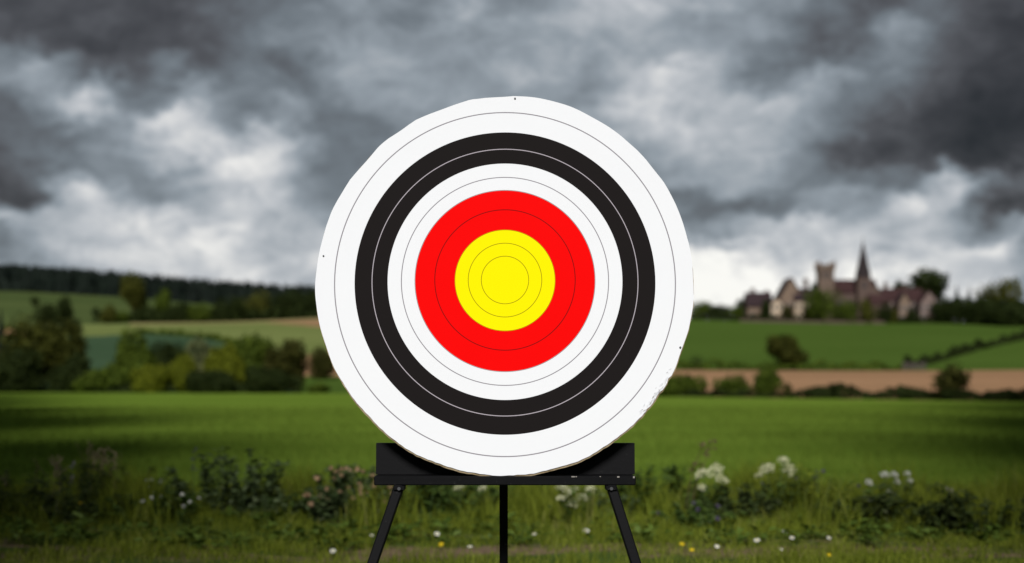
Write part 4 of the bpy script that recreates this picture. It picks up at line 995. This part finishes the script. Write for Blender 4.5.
for deg, ln, dp in ((118, 13, .006), (133, 11, .006), (146, 10, .004), (106, 7, .003), (158, 9, .003)):
    c0 = int(deg / 360 * SEG)
    for j in range(-ln, ln + 1): jag[(c0 + j) % SEG] -= dp * (1 - (j / ln) ** 2)
for deg in range(318, 332, 1):                             # chewed paper low on the right
    jag[int(deg / 360 * SEG) % SEG] -= rngT.uniform(0, .004)
for deg in range(212, 320, 2): jag[int(deg / 360 * SEG) % SEG] -= rngT.uniform(.0002, .0016)
def circ(r, extra=0.0, j=None):
    return [(r[0] + (r[2] + extra + (j[i] if j is not None else 0)) * math.cos(a), r[1] + (r[3] + extra + (j[i] if j is not None else 0)) * math.sin(a)) for i, a in enumerate(ang)]
def annuli(name, loops, fm, mats, parent):
    """butted annuli between successive loops (last may be a point)"""
    b = MB(); off = .0
    for L in loops: b.v += [lp(x, v, off) for x, v in L]
    for k in range(len(loops) - 1):
        for i in range(SEG):
            j = (i + 1) % SEG; b.f.append((k * SEG + i, k * SEG + j, (k + 1) * SEG + j, (k + 1) * SEG + i)); b.m.append(fm[k])
    if len(fm) == len(loops): b.f.append(tuple((len(loops) - 1) * SEG + i for i in range(SEG))); b.m.append(fm[-1])
    # wind faces towards the camera
    b.f = [tuple(reversed(f_)) for f_ in b.f[:(len(loops) - 1) * SEG]] + b.f[(len(loops) - 1) * SEG:]
    return b.build(name, mats, parent)
def paper(name, col, rough=.55, dirt=0.0):
    m, t, o = new_mat(name); co = obj_co(t)
    n_ = t.noise(co, 5, 6, .6); fine = t.noise(co, 160, 3, .6)
    c = t.mix(t.math('MULTIPLY', n_, .5 + dirt), col, tuple(v * .94 for v in col))
    p = principled(t, c, t.math('MULTIPLY_ADD', n_, .15, rough), .015, bump(t, t.math('ADD', t.math('MULTIPLY', n_, .7), t.math('MULTIPLY', fine, .12)), .12, .004))
    t.l.new(p.outputs[0], o.inputs[0]); return m
WHT = paper('white_paper', (.79, .80, .83)); BLK = paper('black_print', (.0125, .0105, .0105), .5); RED = paper('red_print', (.83, .0022, .0022), .5); YEL = paper('yellow_print', (.88, .78, .001), .5)
LNG = paper('grey_line', (.24, .225, .25)); LNW = paper('pale_line', (.42, .38, .42)); LNR = paper('dark_red_line', (.22, .005, .005)); LNY = paper('olive_line', (.30, .26, .004)); LNE = paper('edge_line', (.25, .23, .24))
LW = .0019
def line(r, w=LW): return circ(r, w), circ(r, -w)
a0, a1 = line(R['l_outer'])
outer = annuli('outer_white_ring', [circ(R['edge'], -.001, jag), a0, a1, circ(R['blk_out'], .0)], [0, 1, 0], [WHT, LNG], tgt)
a0, a1 = line(R['l_blk'], .0014)
annuli('black_ring', [circ(R['blk_out']), a0, a1, circ(R['blk_in'])], [0, 1, 0], [BLK, LNW], tgt)
a0, a1 = line(R['l_white'], .0016)
annuli('inner_white_ring', [circ(R['blk_in']), a0, a1, circ(R['red_out'], .0014)], [0, 1, 0], [WHT, LNG], tgt)
a0, a1 = line(R['l_red'], .0015)
annuli('red_ring', [circ(R['red_out'], .0014), circ(R['red_out'], -.0010), a0, a1, circ(R['yel'], .0012)], [2, 0, 1, 0], [RED, LNR, LNE], tgt)
a0, a1 = line(R['l_y1'], .0013); a2, a3 = line(R['l_y2'], .0013)
annuli('yellow_centre', [circ(R['yel'], .0012), circ(R['yel'], -.0008), a0, a1, a2, a3], [1, 0, 1, 0, 1, 0], [YEL, LNY], tgt)
# backing board with a worn straw-coloured rim, a touch lower and wider than the paper
m, t, o = new_mat('compressed_straw_board'); co = obj_co(t)
f = t.noise(t.vec('MULTIPLY', co, (1, 6, 1)), 30, 6, .7)
p = principled(t, t.ramp(f, [(.3, (.16, .115, .06)), (.7, (.42, .34, .22))]), .9, .1, bump(t, f, .6, .01)); t.l.new(p.outputs[0], o.inputs[0])
b = MB(); e = R['edge']; e = (e[0], e[1] - .0045, e[2] - .0005, e[3] + .0005)
jb = jag * .75 + rngT.normal(size=SEG) * .0006
for (ex, of) in ((0, -.004), (.0003, -.012), (-.001, -.064), (-.006, -.07)): b.v += [lp(x, v, of) for x, v in circ(e, ex, jb)]
for k in range(3):
    for i in range(SEG):
        j = (i + 1) % SEG; b.f.append((k * SEG + i, (k + 1) * SEG + i, (k + 1) * SEG + j, k * SEG + j)); b.m.append(0)
b.f.append(tuple(reversed([i for i in range(SEG)]))); b.f.append(tuple(3 * SEG + i for i in range(SEG))); b.m += [0, 0]
b.build('backing_board', m, tgt)
# torn paper shreds low on the right edge
b = MB(); r = random.Random(8)
for k in range(46):
    a = math.radians(r.gauss(324, 4.0)); rr = R['edge'][2] - .006 - abs(r.gauss(0, .008))
    x, v = R['edge'][0] + rr * math.cos(a), R['edge'][1] + rr * R['edge'][3] / R['edge'][2] * math.sin(a); s_ = r.uniform(.0015, .005); t0 = a + math.pi / 2 + r.gauss(0, .4)
    p0 = Vector(lp(x, v, .0008)); du = Vector(lp(math.cos(t0), math.sin(t0))) - Vector(lp(0, 0)); dv = Vector(lp(-math.sin(t0), math.cos(t0))) - Vector(lp(0, 0)); nn = Vector((0, -1, .08))
    b.add([p0 - du * s_ * 1.6, p0 - dv * s_ * .5, p0 + du * s_ * 1.8 + nn * r.uniform(.001, .004), p0 + dv * s_ * .6 + nn * .001], [(0, 1, 2, 3)], 0 if r.random() < .6 else 1)
b.build('torn_paper', [WHT, paper('torn_fibre', (.52, .51, .52))], outer)
# nails pinning the face
for (px, py, rr) in ((515, 98.6, .0045), (323.5, 256, .0042), (680.3, 347.5, .005)):
    v = plane_v(py); x = (px - 512) / F * (YB + v * math.sin(LEAN)) - xc; b = MB()
    b.tube([lp(x, v, .0002), lp(x, v, .0022), lp(x, v, .0032)], [rr * .75, rr * .75, rr * .4], 12); b.build('nail', M['bolt'], tgt)

# ------------------------------------------------------------------ unseen trees added on both sides to darken the edges of the field
SIDE = [(-6.9, -4.5, 16, 7.4), (-10.1, 9, 15.5, 9.2), (-16.6, 23, 17.5, 12), (-23.9, 38, 19, 14), (-33, 56, 20, 18), (-43, 78, 26, 20),
        (6.4, -4, 16, 7.4), (9.9, 8.6, 17.5, 9.2), (16.3, 22, 20, 12), (23.5, 37, 23, 14), (32.5, 55, 24, 18), (43, 77, 26, 20)]
for i, (x, y, H, w) in enumerate(SIDE):
    t_ = thing('added_shade_tree', 'added unseen tree shading the %s edge of the field, %s of its row' % ('left' if x < 0 else 'right', ('nearest', 'second', 'third', 'fourth', 'fifth', 'farthest')[i % 6]), 'tree', (x, y, gz(x, y) - .05), group='added unseen shade trees')
    me, cs = crown_mesh(700 + i, w, H * .90, H * .10, 9000, .036 * w + .06, L_['green'], 12)
    link('crown', me, t_); b = MB(); b.tube([(0, 0, -.1), (.1, 0, H * .3), (0, 0, H * .7)], [.3, .22, .08], 10)
    for c in cs[:8]: b.tube([(0, 0, H * .25), (c[0] * .5, c[1] * .5, (H * .25 + c[2]) / 2 + .5), tuple(c)], [.14, .09, .03], 6)
    b.build('trunk', M['bark'], t_, smooth=True)
